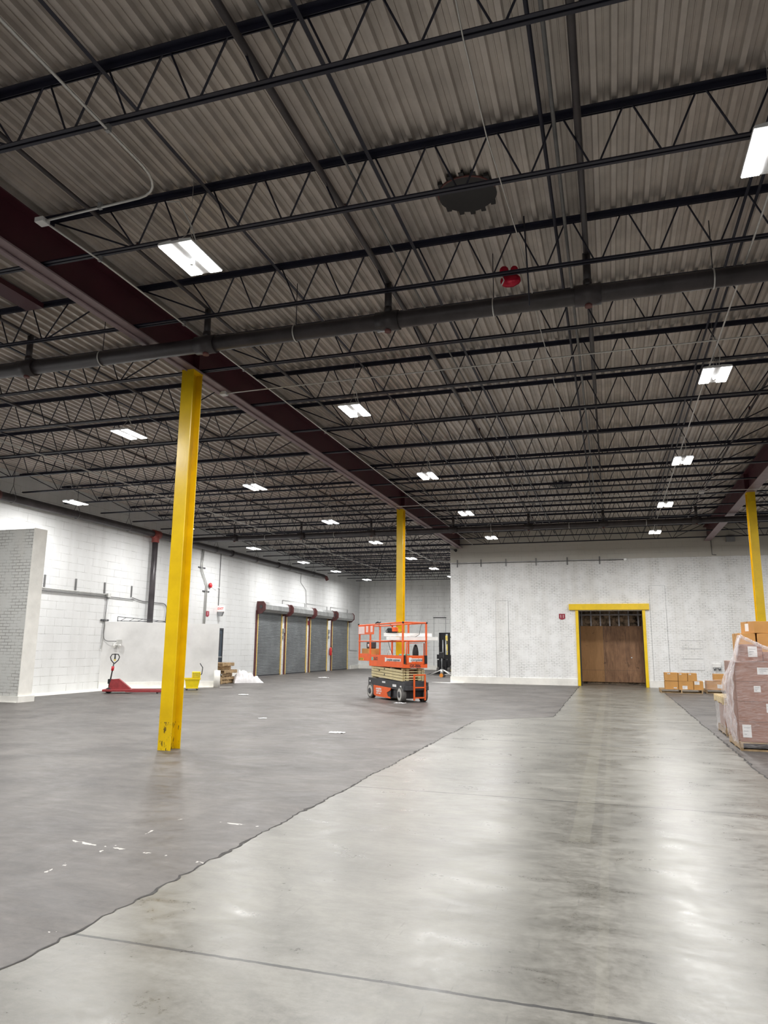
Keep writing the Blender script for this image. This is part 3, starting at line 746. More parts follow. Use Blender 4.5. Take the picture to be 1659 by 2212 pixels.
b = MB(); vsx = b.ball((0.02, 0, .0), .12, m_foil, 1.1, .55, .78, 20)
for v in vsx: v.co += v.normal * 0.010 * mnoise.noise(v.co * 18)
b.build('body', t)
for x, z, s in ((-.06, .15, .06), (.07, .145, .05)):
    b = MB(); b.ball((x, 0, z), s, m_foil, 1, .55, 1.05, 12); b.build('lobe', t)
b = MB(); b.tube([(-.05, -.06, .08), (-.07, -.08, .02), (-.05, -.1, -.04), (-.08, -.1, -.1)], .008, m_white, 6); b.ball((-.045, -.065, .075), .022, m_white, 1, .6, .9, 8); b.build('ribbon', t)

# ------------------------------------------------------------------ fittings on the walls
t = thing('conduit_run', 'dark conduit held by six upright struts high on the far wall', 'conduit', (-7.0, YF, 5.43))
b = MB(); b.cyl((0, -.05, 0), (7.73, -.05, 0), .016, m_emtd, 8); b.build('tube', t)
for x in (-6.71, -5.6, -4.45, -3.09, -1.72, -.33):
    b = MB(); b.box(x + 7 - .022, x + 7 + .022, -.035, 0, -.17, .17, m_emtd); b.build('strut', t)
b = MB(); b.box(7.68, 7.80, -.08, 0, -.05, .05, m_emt); b.build('junction_box', t)
t = thing('conduit_run', 'grey conduits on four upright struts across the left wall', 'conduit', (XL, 16.6, 3.36), 0)
b = MB(); b.cyl((.05, 0, 0), (.05, 5.45, 0), .022, m_emt, 8); b.cyl((.05, 0, -.09), (.05, 5.6, -.09), .022, m_emtd, 8); b.cyl((.05, 5.4, -.07), (.05, 7.0, -.09), .016, m_emtd, 8)
b.tube([(.05, 6.9, -.02)] + bend((.05, 7.2, -.07), (.05, 7.5, -.13), (.05, 8.0, -.12)) + bend((.05, 8.9, -.12), (.05, 9.2, -.14), (.05, 9.2, -.4)) + [(.05, 9.15, -.95)], .018, m_emtd, 8)
b.build('tube', t)
for y in (18.95, 20.4, 21.9, 23.45):
    b = MB(); b.box(0, .04, y - 16.6 - .025, y - 16.6 + .025, .0, .43, m_emtd); b.build('strut', t)
b = MB(); b.box(0, .12, 5.4, 5.55, -.1, .04, m_emt); b.build('junction_box', t)
t = thing('conduit_run', 'pair of thin conduits dropping to the lamp on the enclosure', 'conduit', (XL, 22.0, 1.6), 0)
b = MB()
b.tube([(.05, .05, 1.7), (.05, .0, .75)] + [(.06, -.03, .4)] + bend((.08, -.03, .25), (.10, -.02, .08), (.28, .05, .08)) + [(.55, .27, .08)], .016, m_emtd, 8)
b.tube([(.05, .12, 1.7), (.05, .07, .75), (.05, -.08, -.2)], .013, m_emt, 8); b.build('tube', t)
b = MB(); b.box(0.02, .06, -.18, .22, .80, .86, m_dark); b.build('strut', t)
b = MB(); b.box(.52, .66, .14, .28, -.02, .13, m_emt); b.build('junction_box', t)
t = thing('emergency_light', 'white twin-head emergency light on the enclosure face', 'emergency light', (E0[0] + ex * .52 + nx * .02, E0[1] + ey * .52 + ny * .02, 1.58), math.atan2(ey, ex))
b = MB(); b.box(-.14, .14, -.07, 0, -.05, .05, m_white, bev=.01); b.build('body', t)
for s in (-1, 1):
    b = MB(); b.cyl((s * .08, -.06, -.02), (s * .10, -.15, -.10), .05, m_white, 12); b.build('lamp_head', t)
run('wall_conduit', [(XL + .04, 28.3, 5.9), (XL + .04, 28.25, 4.9), (XL + .04, 28.75, 4.25), (XL + .04, 28.7, 2.4)], .02, m_emt, 'twin conduit jogging down the left wall beside the red bell, left tube', 'conduit', None)
run('wall_conduit', [(XL + .04, 28.42, 5.9), (XL + .04, 28.37, 4.92), (XL + .04, 28.87, 4.27), (XL + .04, 28.82, 2.4)], .02, m_emt, 'twin conduit jogging down the left wall beside the red bell, right tube', 'conduit', None)
for z, y, l in ((5.02, 28.35, 'upper'), (3.98, 28.80, 'lower')):
    b = MB(); b.box(0, .035, -.28, .28, -.03, .03, m_dark); tag(b.build('channel_strut', None, (XL, y, z)), '%s short dark channel strut behind the twin conduits' % l, 'strut')
run('wall_conduit', [(XL + .03, 29.95, 5.9), (XL + .03, 29.95, 3.4)], .016, m_emtd, 'straight thin conduit feeding the exit sign', 'conduit', None, 8, [((XL + .03, 29.95, 4.22), .05)])
run('fire_alarm_cable', [(XL + .03, 29.9, 4.25), (XL + .03, 29.65, 4.12), (XL + .03, 29.4, 4.18), (XL + .03, 29.2, 4.26)], .008, m_white, 'slack white cable to the red bell', 'cable', None, 5)
t = thing('alarm_bell', 'small red fire bell high on the left wall', 'bell', (XL, 29.1, 4.28))
b = MB(); b.ball((.06, 0, 0), .12, m_red, .6, 1, 1, 16); b.cyl((0, 0, 0), (.04, 0, 0), .05, m_red, 10); b.build('gong', t)
# exit sign: a box seen from the aisle
t = thing('exit_sign', 'lit red and white exit sign on the left wall', 'exit sign', (XL, 29.95, 3.25))
b = MB(); b.box(.0, .36, -.04, .04, -.14, .14, m_white, bev=.006); b.build('housing', t)
b = MB(); b.box(.02, .34, -.045, -.041, -.12, .12, emis('exit_sign_face', (1.0, .55, .52), .9)); b.build('face', t)
text('lettering', 'EXIT', .15, m_red, t, face_mat((.18, -.0475, .0), (1, 0, 0)), .001, 0, .004)
b = MB(); b.prism([(.02, -.14), (.32, -.14), (.24, -.34), (.08, -.34)], 'y', -.06, .06, m_grey); b.build('battery_pack', t)
for (X, Y, Z, face, s, lab) in ((XL, 29.05, 2.98, 'L', '1', 'red shield-shaped number plate beside the exit sign'), (-2.03, YF, 2.97, 'F', '11', 'red shield-shaped number plate left of the yellow doorway'),
                       (XL + .02, 40.6, 2.95, 'L', '', 'red plate between the second and third dock doors')):
    t = thing('number_plate', lab, 'sign', (X, Y, Z), PI / 2 if face == 'L' else 0, 'red number plates')
    w_ = .13
    b = MB(); b.prism([(-w_, .12), (w_, .12), (w_, -.09), (0, -.14), (-w_, -.09)], 'y', -.02, 0, m_sign); b.build('plate', t)
    if s: text('number', s, .2, m_label, t, face_mat((0, -.0225, 0), (1, 0, 0)), .001)
t = thing('emergency_light', 'small white emergency light low on the far wall right of the doorway', 'emergency light', (4.1, YF, .95))
b = MB(); b.box(-.16, .16, -.08, 0, -.08, .08, m_white, bev=.01); b.build('body', t)
for s in (-1, 1):
    b = MB(); b.cyl((s * .09, -.03, -.09), (s * .09, -.12, -.16), .05, m_grey, 12); b.build('lamp_head', t)
b = MB(); b.box(-.17, .17, -.16, 0, -.13, .13, m_grey, bev=.01); tag(b.build('junction_box', None, (4.98, YF, 6.2)), 'grey steel box at the top of the far wall by the right beam', 'box')
run('wall_conduit', [(4.22, YF - .03, 6.3), (4.24, YF - .03, 5.55), (4.4, YF - .03, 5.53)], .012, m_dark, 'short dark conduit below the right beam on the far wall', 'conduit', None)
t = thing('security_camera', 'dark horn-shaped camera at the top corner of the far wall', 'camera', (XS + .02, YF - .05, 6.06))
b = MB(); b.cyl((0, 0, .06), (.22, -.1, 0), .03, m_grey, 10); b.build('arm', t)
b = MB(); b.tube([(.2, -.09, .01), (.30, -.14, -.03)], [.04, .075], m_black, 12); b.build('body', t)
run('wall_conduit', [(XL + .03, 39.3, 5.9), (XL + .03, 39.3, 5.3), (XL + .03, 40.1, 4.9), (XL + .03, 40.2, 4.12)] , .012, m_emtd, 'thin conduit dropping between the dock door hoods', 'conduit', None)
for y0, y1, l in ((36.9, 40.0, 'second'), (40.2, 43.6, 'third'), (44.2, 47.4, 'fourth')):
    run('wall_conduit', [(XL + .03, y0, 3.85), (XL + .03, y0, 4.1), (XL + .03, y1, 4.1), (XL + .03, y1, 3.85)], .013, m_emtd, 'thin conduit loop above the %s dock door' % l, 'conduit', None)
run('wall_conduit', [(XL + .03, 47.95, 3.9), (XL + .03, 47.95, 1.3), (XL + .03, 49.6, 1.25)], .014, m_emtd, 'thin conduit right of the last dock door', 'conduit', None)
for y, z, l in ((37.12, 2.4, 'first'), (43.98, 2.5, 'third')):
    t = thing('door_switch_box', 'grey switch boxes on the pier after the %s dock door' % l, 'switch box', (XL, y, z), 0, 'dock door switch boxes')
    b = MB(); b.box(0, .1, -.07, .07, -.12, .12, m_grey, bev=.005); b.build('body', t)
    b = MB(); b.box(0, .08, -.05, .05, -.45, -.28, m_grey, bev=.005); b.cyl((.03, 0, -.28), (.03, 0, -.12), .012, m_emt, 6); b.build('push_button_box', t)
t = thing('fire_extinguisher', 'red fire extinguisher hung on the pier before the last dock door', 'fire extinguisher', (XL + .12, 44.18, .98))
b = MB(); b.tube([(0, 0, 0), (0, 0, .03), (0, 0, .42), (0, 0, .48), (0, 0, .52)], [.07, .085, .085, .06, .025], m_red, 14); b.build('cylinder', t)
b = MB(); b.box(-.03, .05, -.02, .02, .52, .58, m_black); b.tube([(.03, 0, .54), (.12, 0, .45), (.11, 0, .2)], .012, m_black, 6); b.build('valve_and_hose', t)
b = MB(); b.cyl((0, 0, 0), (0, 0, .62), .12, m_base, 14); b.ball((0, 0, .62), .12, m_base, 1, 1, .15, 14); tag(b.build('bollard', None, (-14.40, 24.72, 0)), 'short white bollard at the corner of the enclosure', 'bollard')
# cable ladder lying on the enclosure
t = thing('cable_ladder', 'dark folded ladder lying on top of the enclosure', 'ladder', (-17.3, 22.4, 2.40), math.atan2(ey, ex))
b = MB(); b.tube([(0, 0, .0), (0, 0, .17)], .014, m_dark, 6); b.tube([(0, 0, .17), (1.9, .1, .03)], .012, m_dark, 6); b.tube([(0, 0, .02), (1.9, .1, .02)], .012, m_dark, 6); b.build('rail', t)
for i in range(6):
    b = MB(); b.tube([(.1 + .3 * i, .0, .02), (.3 + .3 * i, .02, .15 - .022 * i)], .009, m_dark, 5); b.build('rung', t)

# ------------------------------------------------------------------ scissor lift
LA = math.atan2(-.72, .69)
lift = thing('scissor_lift', 'orange and tan scissor lift with a railed platform, parked before the yellow column', 'scissor lift', (-6.36, 21.67, 0), LA)
def wheel(x, y, steer, lab):
    o = bpy.data.objects.new('wheel', None)
    b = MB(); r, w2 = .215, .07
    prof_ = [(.0, -w2), (r * .96, -w2), (r, -w2 * .8), (r, w2 * .8), (r * .96, w2), (0, w2)]
    b.cyl((0, -w2, 0), (0, w2, 0), r, m_tyre, 28)
    T = Matrix.Rotation(steer, 4, 'Z')
    wo = b.build('wheel', lift, (x, y, r)); wo.rotation_euler = (0, 0, steer)
    s = -1 if y < 0 else 1
    b = MB(); b.cyl((0, s * w2, 0), (0, s * (w2 + .006), 0), r * .80, m_rim, 28); b.cyl((0, s * w2, 0), (0, s * (w2 + .014), 0), r * .84, m_rim, 28) if False else None
    b.build('rim', wo)
    b = MB(); b.cyl((0, s * w2, 0), (0, s * (w2 + .03), 0), r * .40, m_dark, 20); b.build('hub', wo)
for x in (-1.02, 1.0):
    for y in (-.36, .36): wheel(x, y, R(-8) if x > 0 else 0, '')
b = MB(); b.box(-1.18, 1.22, -.35, .35, .36, .60, m_dark, bev=.01); b.box(-.78, .76, -.33, .33, .10, .37, m_dark, bev=.01)
b.prism([(-1.2, .36), (1.24, .34), (1.24, .56), (-1.2, .62)], 'y', -.405, -.35, m_dark)
b.prism([(-1.2, .36), (1.24, .34), (1.24, .56), (-1.2, .62)], 'y', .35, .405, m_dark)
b.box(1.0, 1.14, -.28, .28, .10, .36, m_black)
b.box(1.20, 1.27, -.38, .40, .34, .46, m_dark, bev=.008)
for s in (-1, 1): b.prism([(.5, .12), (.78, .12), (.84, .36), (.5, .36)], 'y', s * .30, s * .36, m_dark)
ch = b.build('chassis', lift)
b = MB(); b.prism([(-.76, .12), (-.78, .40), (.42, .37), (.38, .30), (.14, .22), (.20, .12), (.36, .10), (.38, .06), (-.66, .08)], 'y', -.425, -.405, m_orange)
b.build('battery_door', lift)
b = MB(); b.prism([(.40, .29), (.16, .22), (.21, .13), (.38, .11)], 'y', -.415, -.405, m_dark); b.build('control_recess', lift)
text('door_lettering', 'complete', .10, m_label, lift, face_mat((-.42, -.428, .31), (1, 0, 0)), .001, .2, .003)
text('door_lettering', 'equipment', .09, m_label, lift, face_mat((-.40, -.428, .24), (1, 0, 0)), .001, .2, .003)
text('door_lettering', 'sales rentals', .06, m_label, lift, face_mat((-.42, -.428, .17), (1, 0, 0)), .001, .2, .003)
for x, z, w_, h_ in ((-.10, .52, .22, .05), (.62, .45, .24, .07), (1.02, .44, .08, .05), (-1.08, .51, .06, .05)):
    b = MB(); b.box(x - w_ / 2, x + w_ / 2, -.409, -.405, z - h_ / 2, z + h_ / 2, m_label); b.build('decal', lift)
# scissor arms
for i in range(4):
    for s in (-1, 1):
        for kq, side in ((0, 1), (1, -1)):
            z = .665 + .083 * i + .0; a = R(1.9) * (1 if (i + kq) % 2 else -1)
            if kq == 0 and False: continue
            b = MB(); b.box(-1.04, 1.06, -.02, .02, -.0345, .0345, m_tan, bev=.005)
            if s == -1 and kq == 0 and i in (1, 3): b.cyl((-.1, -.03, 0), (-.1, .0, 0), .025, m_dark, 10)
            o = b.build('scissor_arm', lift, (0, s * (.36 - .055 * kq), z)); o.rotation_euler = (0, R(2.2), 0)
for i in range(5):
    for x in (-1.0, 1.02):
        b = MB(); b.cyl((x, -.37, .64 + .075 * i), (x, .37, .64 + .075 * i), .022, m_tan, 10)
        for y in (-.2, .2): b.box(x - .05, x + .05, y - .045, y + .045, .61 + .075 * i, .67 + .075 * i, m_tan)
        b.build('cross_tube', lift)
b = MB(); b.box(-.6, .9, -.1, .1, .66, .92, m_redj); b.box(-.95, .9, -.31, -.28, .66, .90, m_black); b.box(-.95, .9, .28, .31, .66, .90, m_black); b.build('cylinder_and_gap_shade', lift)  # red cylinder, plus black sheets that put shade into the arm gaps
text('arm_lettering', 'C-880', .06, m_ink, lift, face_mat((-.48, -.388, .86), (1, 0, -.02)), .001)
# platform
b = MB(); b.box(-1.15, 1.16, -.41, .41, .98, 1.06, m_orange, bev=.006); b.box(-1.15, 1.16, -.41, -.385, 1.05, 1.335, m_orange); b.box(-1.15, 1.16, .385, .41, 1.05, 1.2, m_orange)
b.box(-1.13, 1.14, -.38, .38, 1.06, 1.07, m_dark); b.box(1.14, 1.165, -.41, .41, .98, 1.09, m_orange)
b.build('platform', lift)
b = MB(); b.box(-2.02, -1.1, -.37, .37, 1.13, 1.18, m_orange); b.box(-2.02, -1.1, -.39, -.37, 1.13, 1.36, m_orange); b.box(-2.02, -2.0, -.37, .37, 1.13, 1.36, m_orange)
b.build('extension_deck', lift)
b = MB()
for i in range(3): b.prism([(-1.95 + .1 * i, 1.15), (-1.90 + .1 * i, 1.15), (-1.86 + .1 * i, 1.22), (-1.91 + .1 * i, 1.22)], 'y', -.394, -.39, m_ink)
b.box(-1.98, -1.64, -.3925, -.3905, 1.145, 1.225, m_yel); b.build('hazard_stripe', lift)
def rail(pts, r=.021, nm='guard_rail'):
    b = MB(); b.tube(pts, r, m_orange, 8); return b.build(nm, lift)
rail([(-2.02, -.40, 2.27), (1.14, -.40, 2.30)], .024); rail([(-1.15, .40, 2.29), (1.14, .40, 2.30)], .024); rail([(1.14, -.40, 2.30), (1.14, .40, 2.30)], .024)
rail([(-2.02, -.40, 2.27), (-2.02, .37, 2.27)], .02); rail([(-2.02, .37, 2.27), (-1.15, .40, 2.27)], .02)
rail([(-2.02, -.40, 1.75), (1.14, -.40, 1.76)], .018); rail([(-2.02, .38, 1.75), (1.14, .40, 1.76)], .018); rail([(1.14, -.4, 1.76), (1.14, .4, 1.76)], .018); rail([(-2.02, -.38, 1.75), (-2.02, .38, 1.75)], .018)
for x, y, z0 in ((1.12, -.395, 1.0), (1.12, .395, 1.0), (-1.12, -.395, 1.0), (-1.12, .395, 1.0), (-.0, .395, 1.1), (-1.98, -.385, 1.15), (-1.98, .37, 1.15)):
    b = MB(); b.box(x - .03, x + .03, y - .02, y + .02, z0, 2.28, m_orange, bev=.004); b.build('post', lift)
for x, y in ((1.14, -.4), (1.14, .4), (-2.04, -.4)):
    b = MB(); b.ball((x, y, 2.30), .033, m_black, 1, 1, 1, 8); b.build('rail_cap', lift)
b = MB(); b.box(-1.98, -.82, -.43, -.41, 1.97, 2.25, m_orange); pb = b.build('control_board', lift)
b = MB(); b.box(-1.96, -1.50, -.434, -.43, 1.99, 2.23, m_pinkp); b.build('placard', pb)
for x in (-1.30, -.96): 
    b = MB(); b.box(x - .08, x + .08, -.434, -.43, 2.04, 2.24, m_pinkp); b.build('placard', pb)
# end gate
b = MB(); b.tube([(1.165, -.30, 1.08), (1.165, -.30, 1.70), (1.165, .30, 1.70), (1.165, .30, 1.08)], .020, m_orange, 8)
b.box(1.155, 1.175, -.31, .31, 1.10, 1.34, m_orange); b.box(1.165, 1.18, .30, .40, 1.10, 1.34, m_black); b.box(1.165, 1.18, -.385, -.33, 1.10, 1.34, m_black); b.build('gate', lift)
def patch_text(o, xd, s, w_, h_, size, nm):
    b = MB(); n = Vector(xd).cross(Vector((0, 0, 1)))
    M4 = face_mat(o, xd)
    b.box(-w_ / 2, w_ / 2, -h_ / 2, h_ / 2, 0, .0015, m_label, M4); b.box(-w_ / 2 - .03, -w_ / 2 + .06, -h_ * .75, h_ * .75, 0, .0012, m_label, M4)
    q = b.build(nm, lift)
    text('lettering', s, size, m_ink, lift, M4 @ Matrix.Translation((.02, 0, .003)), .001, .25, .002)
patch_text((.52, -.412, 1.20), (1, 0, 0), 'complete equipment', 1.02, .085, .105, 'decal')
patch_text((1.177, .02, 1.21), (0, 1, 0), 'complete', .42, .09, .105, 'decal')
text('lettering', '2632', .14, m_ink, lift, face_mat((-.68, -.412, 1.21), (1, 0, 0)), .001, .1, .002)
b = MB(); b.box(-.98, -.86, -.413, -.411, 1.16, 1.26, m_teal); b.build('decal', lift)
text('lettering', 'GE-886', .12, m_ink, lift, face_mat((1.167, .0, 1.03), (0, 1, 0)), .001, 0, .003)
# ladder on the end
b = MB()
for y in (-.10, .26): b.box(1.27, 1.31, y - .022, y + .022, .06, .80, m_orange, bev=.004)
for z in (.13, .42, .78): b.box(1.27, 1.31, -.1, .26, z - .018, z + .018, m_orange)
b.box(1.16, 1.28, -.12, -.08, .40, .44, m_orange); b.box(1.16, 1.28, .24, .28, .40, .44, m_orange)
b.build('ladder', lift)
b = MB(); b.box(1.24, 1.245, -.02, .20, .385, .43, m_label); b.build('decal', lift)

def lw(x, y, z):
    c, s = math.cos(LA), math.sin(LA); return (-6.36 + c * x - s * y, 21.67 + s * x + c * y, z)
def on_lift(name, x, y, z, rz, lab, cat, fn, group=None):
    t = thing(name, lab, cat, lw(x, y, z), LA + rz, group); fn(t); return t
def carton_mesh(w_, d_, h_, mc=m_card, tape=True, lab_side=None):
    b = MB(); b.box(-w_ / 2, w_ / 2, -d_ / 2, d_ / 2, 0, h_, mc, bev=.004)
    return b
def f_box(t):
    carton_mesh(.52, .42, .26).build('carton_body', t)
    b = MB(); b.box(-.1, .05, -.214, -.2105, .12, .18, m_label); b.build('label_sticker', t)
on_lift('cardboard_box', -1.72, -.1, 1.18, 0, 'brown cardboard box on the lift platform extension', 'box', lambda t: (carton_mesh(.50, .40, .34).build('carton_body', t), None))
def f_case(t):
    b = MB(); b.box(-.16, .16, -.11, .11, 0, .22, m_dark, bev=.03); b.build('body', t)
    b = MB(); b.box(-.05, .06, -.113, -.11, .06, .15, m_label); b.build('label_sticker', t)
    b = MB(); b.tube([(-.1, 0, .22), (-.09, 0, .26), (.09, 0, .26), (.1, 0, .22)], .01, m_black, 6); b.build('handle', t)
on_lift('power_tool_case', -1.62, -.12, 1.52, 0, 'dark grey tool case on the cardboard box', 'case', f_case)
tubes = [(0, 0, 0), (.03, .12, 0), (-.10, .05, .108), (.12, -.10, .0)]
for i, (a, bb, c) in enumerate(tubes):
    nm = ['lower left', 'lower back', 'topmost', 'front'][i]
    t = thing('light_tube_carton', 'long white carton across the lift rails, %s of the bundle' % nm, 'carton', (-5.80 + a, 21.15 + bb, 1.782 + c * 1.05), R(15 + i * 1.5), 'long white cartons on the lift')
    b = MB(); b.box(-.72, .74, -.045, .045, 0, .10, m_white, bev=.004); b.build('carton_body', t)
def f_tool(t):
    b = MB(); b.box(-.16, .16, -.08, .08, 0, .15, m_black, bev=.03); b.build('body', t)
    b = MB(); b.box(-.02, .17, -.085, .085, .03, .17, m_orange, bev=.02); b.build('cover', t)
    b = MB(); b.tube([(-.14, 0, .13), (-.2, 0, .05), (-.15, 0, -.02)], .014, m_black, 6); b.build('handle', t)
t = thing('cordless_saw', 'black and orange power tool resting on the white cartons', 'power tool', (-6.33, 21.05, 2.0), R(15)); f_tool(t)
def f_bag(t):
    b = MB(); v = b.ball((0, 0, .3), .3, m_black, .38, .3, 1.0, 14); b.build('body', t)
on_lift('tool_bag', .78, .22, 1.07, 0, 'tall black bag standing on the lift platform', 'bag', f_bag)
def f_teal(t):
    b = MB(); b.box(-.15, .15, -.1, .1, 0, .30, m_teal, bev=.02); b.build('tub', t)
on_lift('teal_tub', .48, .0, 1.07, .3, 'teal plastic tub on the lift platform', 'tub', f_teal)
def f_coil(t):
    b = MB(); b.tube([(.17 * math.cos(a), .05 * math.sin(a * .3), .2 + .17 * math.sin(a)) for a in [i * .35 for i in range(36)]], .008, m_white, 5); b.build('coil', t)
on_lift('cable_coil', -.28, -.15, 1.09, 0, 'loose loop of white cable on the lift platform', 'cable', f_coil)
def f_rag(t):
    b = MB(); v = b.ball((0, 0, .13), .14, m_black, 1.2, .8, .9, 14)
    for q in v: q.co += Vector((0, 0, 1)) * .05 * mnoise.noise(q.co * 9) + q.normal * .03 * mnoise.noise(q.co * 14)
    b.build('body', t)
on_lift('black_rag', -.95, -.2, 1.07, 0, 'heap of black rags by the lift control board', 'rag', f_rag)
def f_paper(t):
    b = MB(); v = b.ball((0, 0, .12), .12, m_bag, 1.1, .8, .9, 12)
    for q in v: q.co += q.normal * .03 * mnoise.noise(q.co * 16)
    b.build('body', t)
on_lift('crumpled_bag', -.72, -.15, 1.07, 0, 'crumpled white bag on the lift platform', 'bag', f_paper)
for pts, lab in (([(.30, -.40, 2.26), (.25, -.2, 2.1), (.5, 0, 1.86), (.85, .1, 1.85), (1.05, .2, 1.95), (.95, .3, 2.2), (.88, .38, 2.27)], 'black cable looping over the right end of the lift'),
                 ([(.10, .38, 1.74), (.05, .3, 1.95), (.25, 0, 2.05), (.5, -.2, 1.98)], 'black cable arching over the white cartons'),
                 ([(-.02, -.3, 1.74), (.02, -.25, 1.5), (.2, -.2, 1.25), (.35, -.2, 1.10)], 'black cable hanging inside the lift platform')):
    wp = [lw(*p) for p in pts]
    run('loose_cable', wp, .008, m_black, lab, 'cable', None, 6)
t = on_lift('black_strap', -.55, -.40, 2.30, 0, 'black strap tied on the lift top rail', 'strap', lambda t: None)
b = MB(); b.tube([(-.22, 0, .0), (-.1, -.01, .035), (0, 0, .05), (.1, .01, .03), (.2, 0, .05)], [.012, .022, .03, .02, .008], m_black, 8); b.tube([(.1, -.02, .02), (.13, -.03, -.08), (.17, -.03, -.2)], .006, m_black, 5); b.build('webbing', t)

# ------------------------------------------------------------------ forklift and the stand with the orange wheel
t = thing('forklift', 'black and yellow forklift parked behind the far wall corner', 'forklift', (-9.3, 41.7, 0), R(238))
for y in (-.36, .36):
    b = MB(); b.box(.0, .12, y - .05, y + .05, .08, 2.42, m_black, bev=.01); b.build('mast_rail', t)
b = MB(); b.box(.02, .10, -.36, .36, 2.34, 2.42, m_black); b.box(.02, .10, -.36, .36, 1.0, 1.1, m_black); b.cyl((.06, -.12, .1), (.06, -.12, 2.0), .04, m_grey, 10); b.cyl((.06, .12, .1), (.06, .12, 2.0), .04, m_grey, 10); b.box(.02, .08, -.34, .06, .3, 2.38, m_black); b.build('mast_crosshead', t)
b = MB(); b.box(.12, .18, -.5, .5, .45, .85, m_black, bev=.01); b.box(.14, .20, -.5, .5, .9, 1.15, m_black); b.build('carriage', t)
for y in (-.25, .25):
    b = MB(); b.prism([(.18, .12), (.18, .75), (.23, .75), (.25, .16), (1.2, .06), (1.2, .04), (.2, .08)], 'y', y - .06, y + .06, m_black); b.build('fork', t)
b = MB(); b.prism([(-.1, .18), (-.1, .8), (-.5, .85), (-.6, 1.0), (-1.5, 1.05), (-1.75, .9), (-1.75, .2)], 'y', -.48, .48, m_black); b.build('body', t)
b = MB(); b.prism([(-.9, 1.0), (-1.0, 1.2), (-1.7, 1.15), (-1.72, .95)], 'y', -.46, .46, m_yelf); b.build('counterweight_hood', t)
for s in (-1, 1):
    b = MB(); b.tube([(-.15, s * .44, .8), (-.28, s * .43, 2.15), (-1.3, s * .43, 2.18), (-1.6, s * .44, 1.1)], .035, m_black, 8); b.build('guard_post', t)
b = MB(); b.box(-1.3, -.25, -.44, .44, 2.14, 2.19, m_black); b.build('overhead_guard', t)
b = MB(); b.box(.03, .07, .08, .29, 1.35, 2.25, m_yelf, bev=.01); b.box(.03, .06, .16, .30, 1.0, 1.3, m_yelf); b.box(.07, .075, .17, .25, 1.75, 1.95, m_black); b.build('yellow_panel', t)
b = MB(); b.box(-.95, -.55, -.22, .22, 1.0, 1.12, m_dark); b.box(-1.05, -.95, -.22, .22, 1.05, 1.6, m_dark); b.build('seat', t)
for x, r in ((-.05, .27), (-1.4, .24)):
    for y in (-.42, .42):
        b = MB(); b.cyl((x, y - .09, r), (x, y + .09, r), r, m_tyre, 20); b.cyl((x, y - .095, r), (x, y + .095, r), r * .5, m_yelf, 14); b.build('wheel', t)
t = thing('jack_stand', 'silver rolling jack with an orange wheel in front of the forklift', 'jack', (-8.72, 38.2, 0), 0)
b = MB(); b.cyl((0, 0, .38), (0, 0, 1.25), .03, m_grey, 10); b.build('mast', t)
b = MB(); b.box(-.13, .10, -.09, .09, 1.0, 1.32, m_black, bev=.03); b.build('head', t)
b = MB(); b.cyl((0, 0, .14), (0, 0, .42), .085, m_emt, 14); b.build('cylinder', t)
for a in (-.5, .35, 2.8):
    b = MB(); b.tube([(.02, 0, .40), (math.cos(a) * .75, math.sin(a) * .75, .10)], .03, m_emt, 8); b.build('leg', t)
b = MB(); b.box(-.02, .75, -.05, .05, .13, .17, m_emt); b.build('base_bar', t)
b = MB(); b.cyl((0, -.13, .10), (0, -.07, .10), .10, m_caster, 20); b.build('wheel', t)
b = MB(); b.cyl((.12, -.07, .09), (.12, .05, .09), .09, m_dark, 16); b.build('rear_wheel', t)

# ------------------------------------------------------------------ pallet jack
t = thing('pallet_jack', 'worn red pallet jack with a black loop handle by the white enclosure', 'pallet jack', (-15.72, 20.32, 0), R(26))
b = MB(); b.prism([(-.22, .05), (-.10, .10), (-.02, .44), (.22, .46), (.60, .16), (.60, .06)], 'y', -.10, .10, m_redj); b.box(-.24, .62, -.27, .27, .06, .13, m_redj, bev=.01); b.build('body', t)
for s in (-1, 1):
    b = MB(); b.prism([(.5, .05), (.5, .13), (1.60, .11), (1.72, .07), (1.72, .05)], 'y', s * .27 - .08, s * .27 + .08, m_redj)
    fk = b.build('fork', t)
    b = MB(); b.cyl((1.50, s * .27 - .05, .035), (1.50, s * .27 + .05, .035), .035, m_dark, 12); b.build('roller', fk)
for s in (-1, 1):
    b = MB(); b.cyl((-.08, s * .09 - .03, .09), (-.08, s * .09 + .03, .09), .09, m_dark, 16); b.build('steer_wheel', t)
b = MB(); b.cyl((-.06, 0, .15), (-.06, 0, .45), .05, m_black, 12); b.box(-.13, .0, -.06, .06, .3, .45, m_black, bev=.01); b.build('pump', t)
b = MB(); b.cyl((-.06, 0, .42), (.02, -.04, .98), .022, m_dark, 10); b.build('handle_shaft', t)
b = MB(); b.cyl((-.018, -.02, .72), (.0, -.03, .86), .045, m_red, 10); b.build('tag_label', t)
b = MB(); cx_, cy_ = .02, -.04
b.tube([(cx_ + .0, cy_, .95), (cx_ - .085, cy_ - .05, 1.06), (cx_ - .11, cy_ - .06, 1.16), (cx_ - .07, cy_ - .04, 1.245), (cx_ + .02, cy_, 1.255), (cx_ + .11, cy_ + .04, 1.245), (cx_ + .15, cy_ + .06, 1.16), (cx_ + .12, cy_ + .05, 1.06), (cx_ + .02, cy_, .95)], .016, m_black, 8)
b.cyl((cx_ + .02, cy_, 1.08), (cx_ + .02, cy_, 1.24), .022, m_black, 8); b.cyl((cx_ + .02, cy_ - .02, 1.06), (cx_ + .02, cy_ + .02, 1.06), .035, m_yelf, 10); b.build('handle_loop', t)

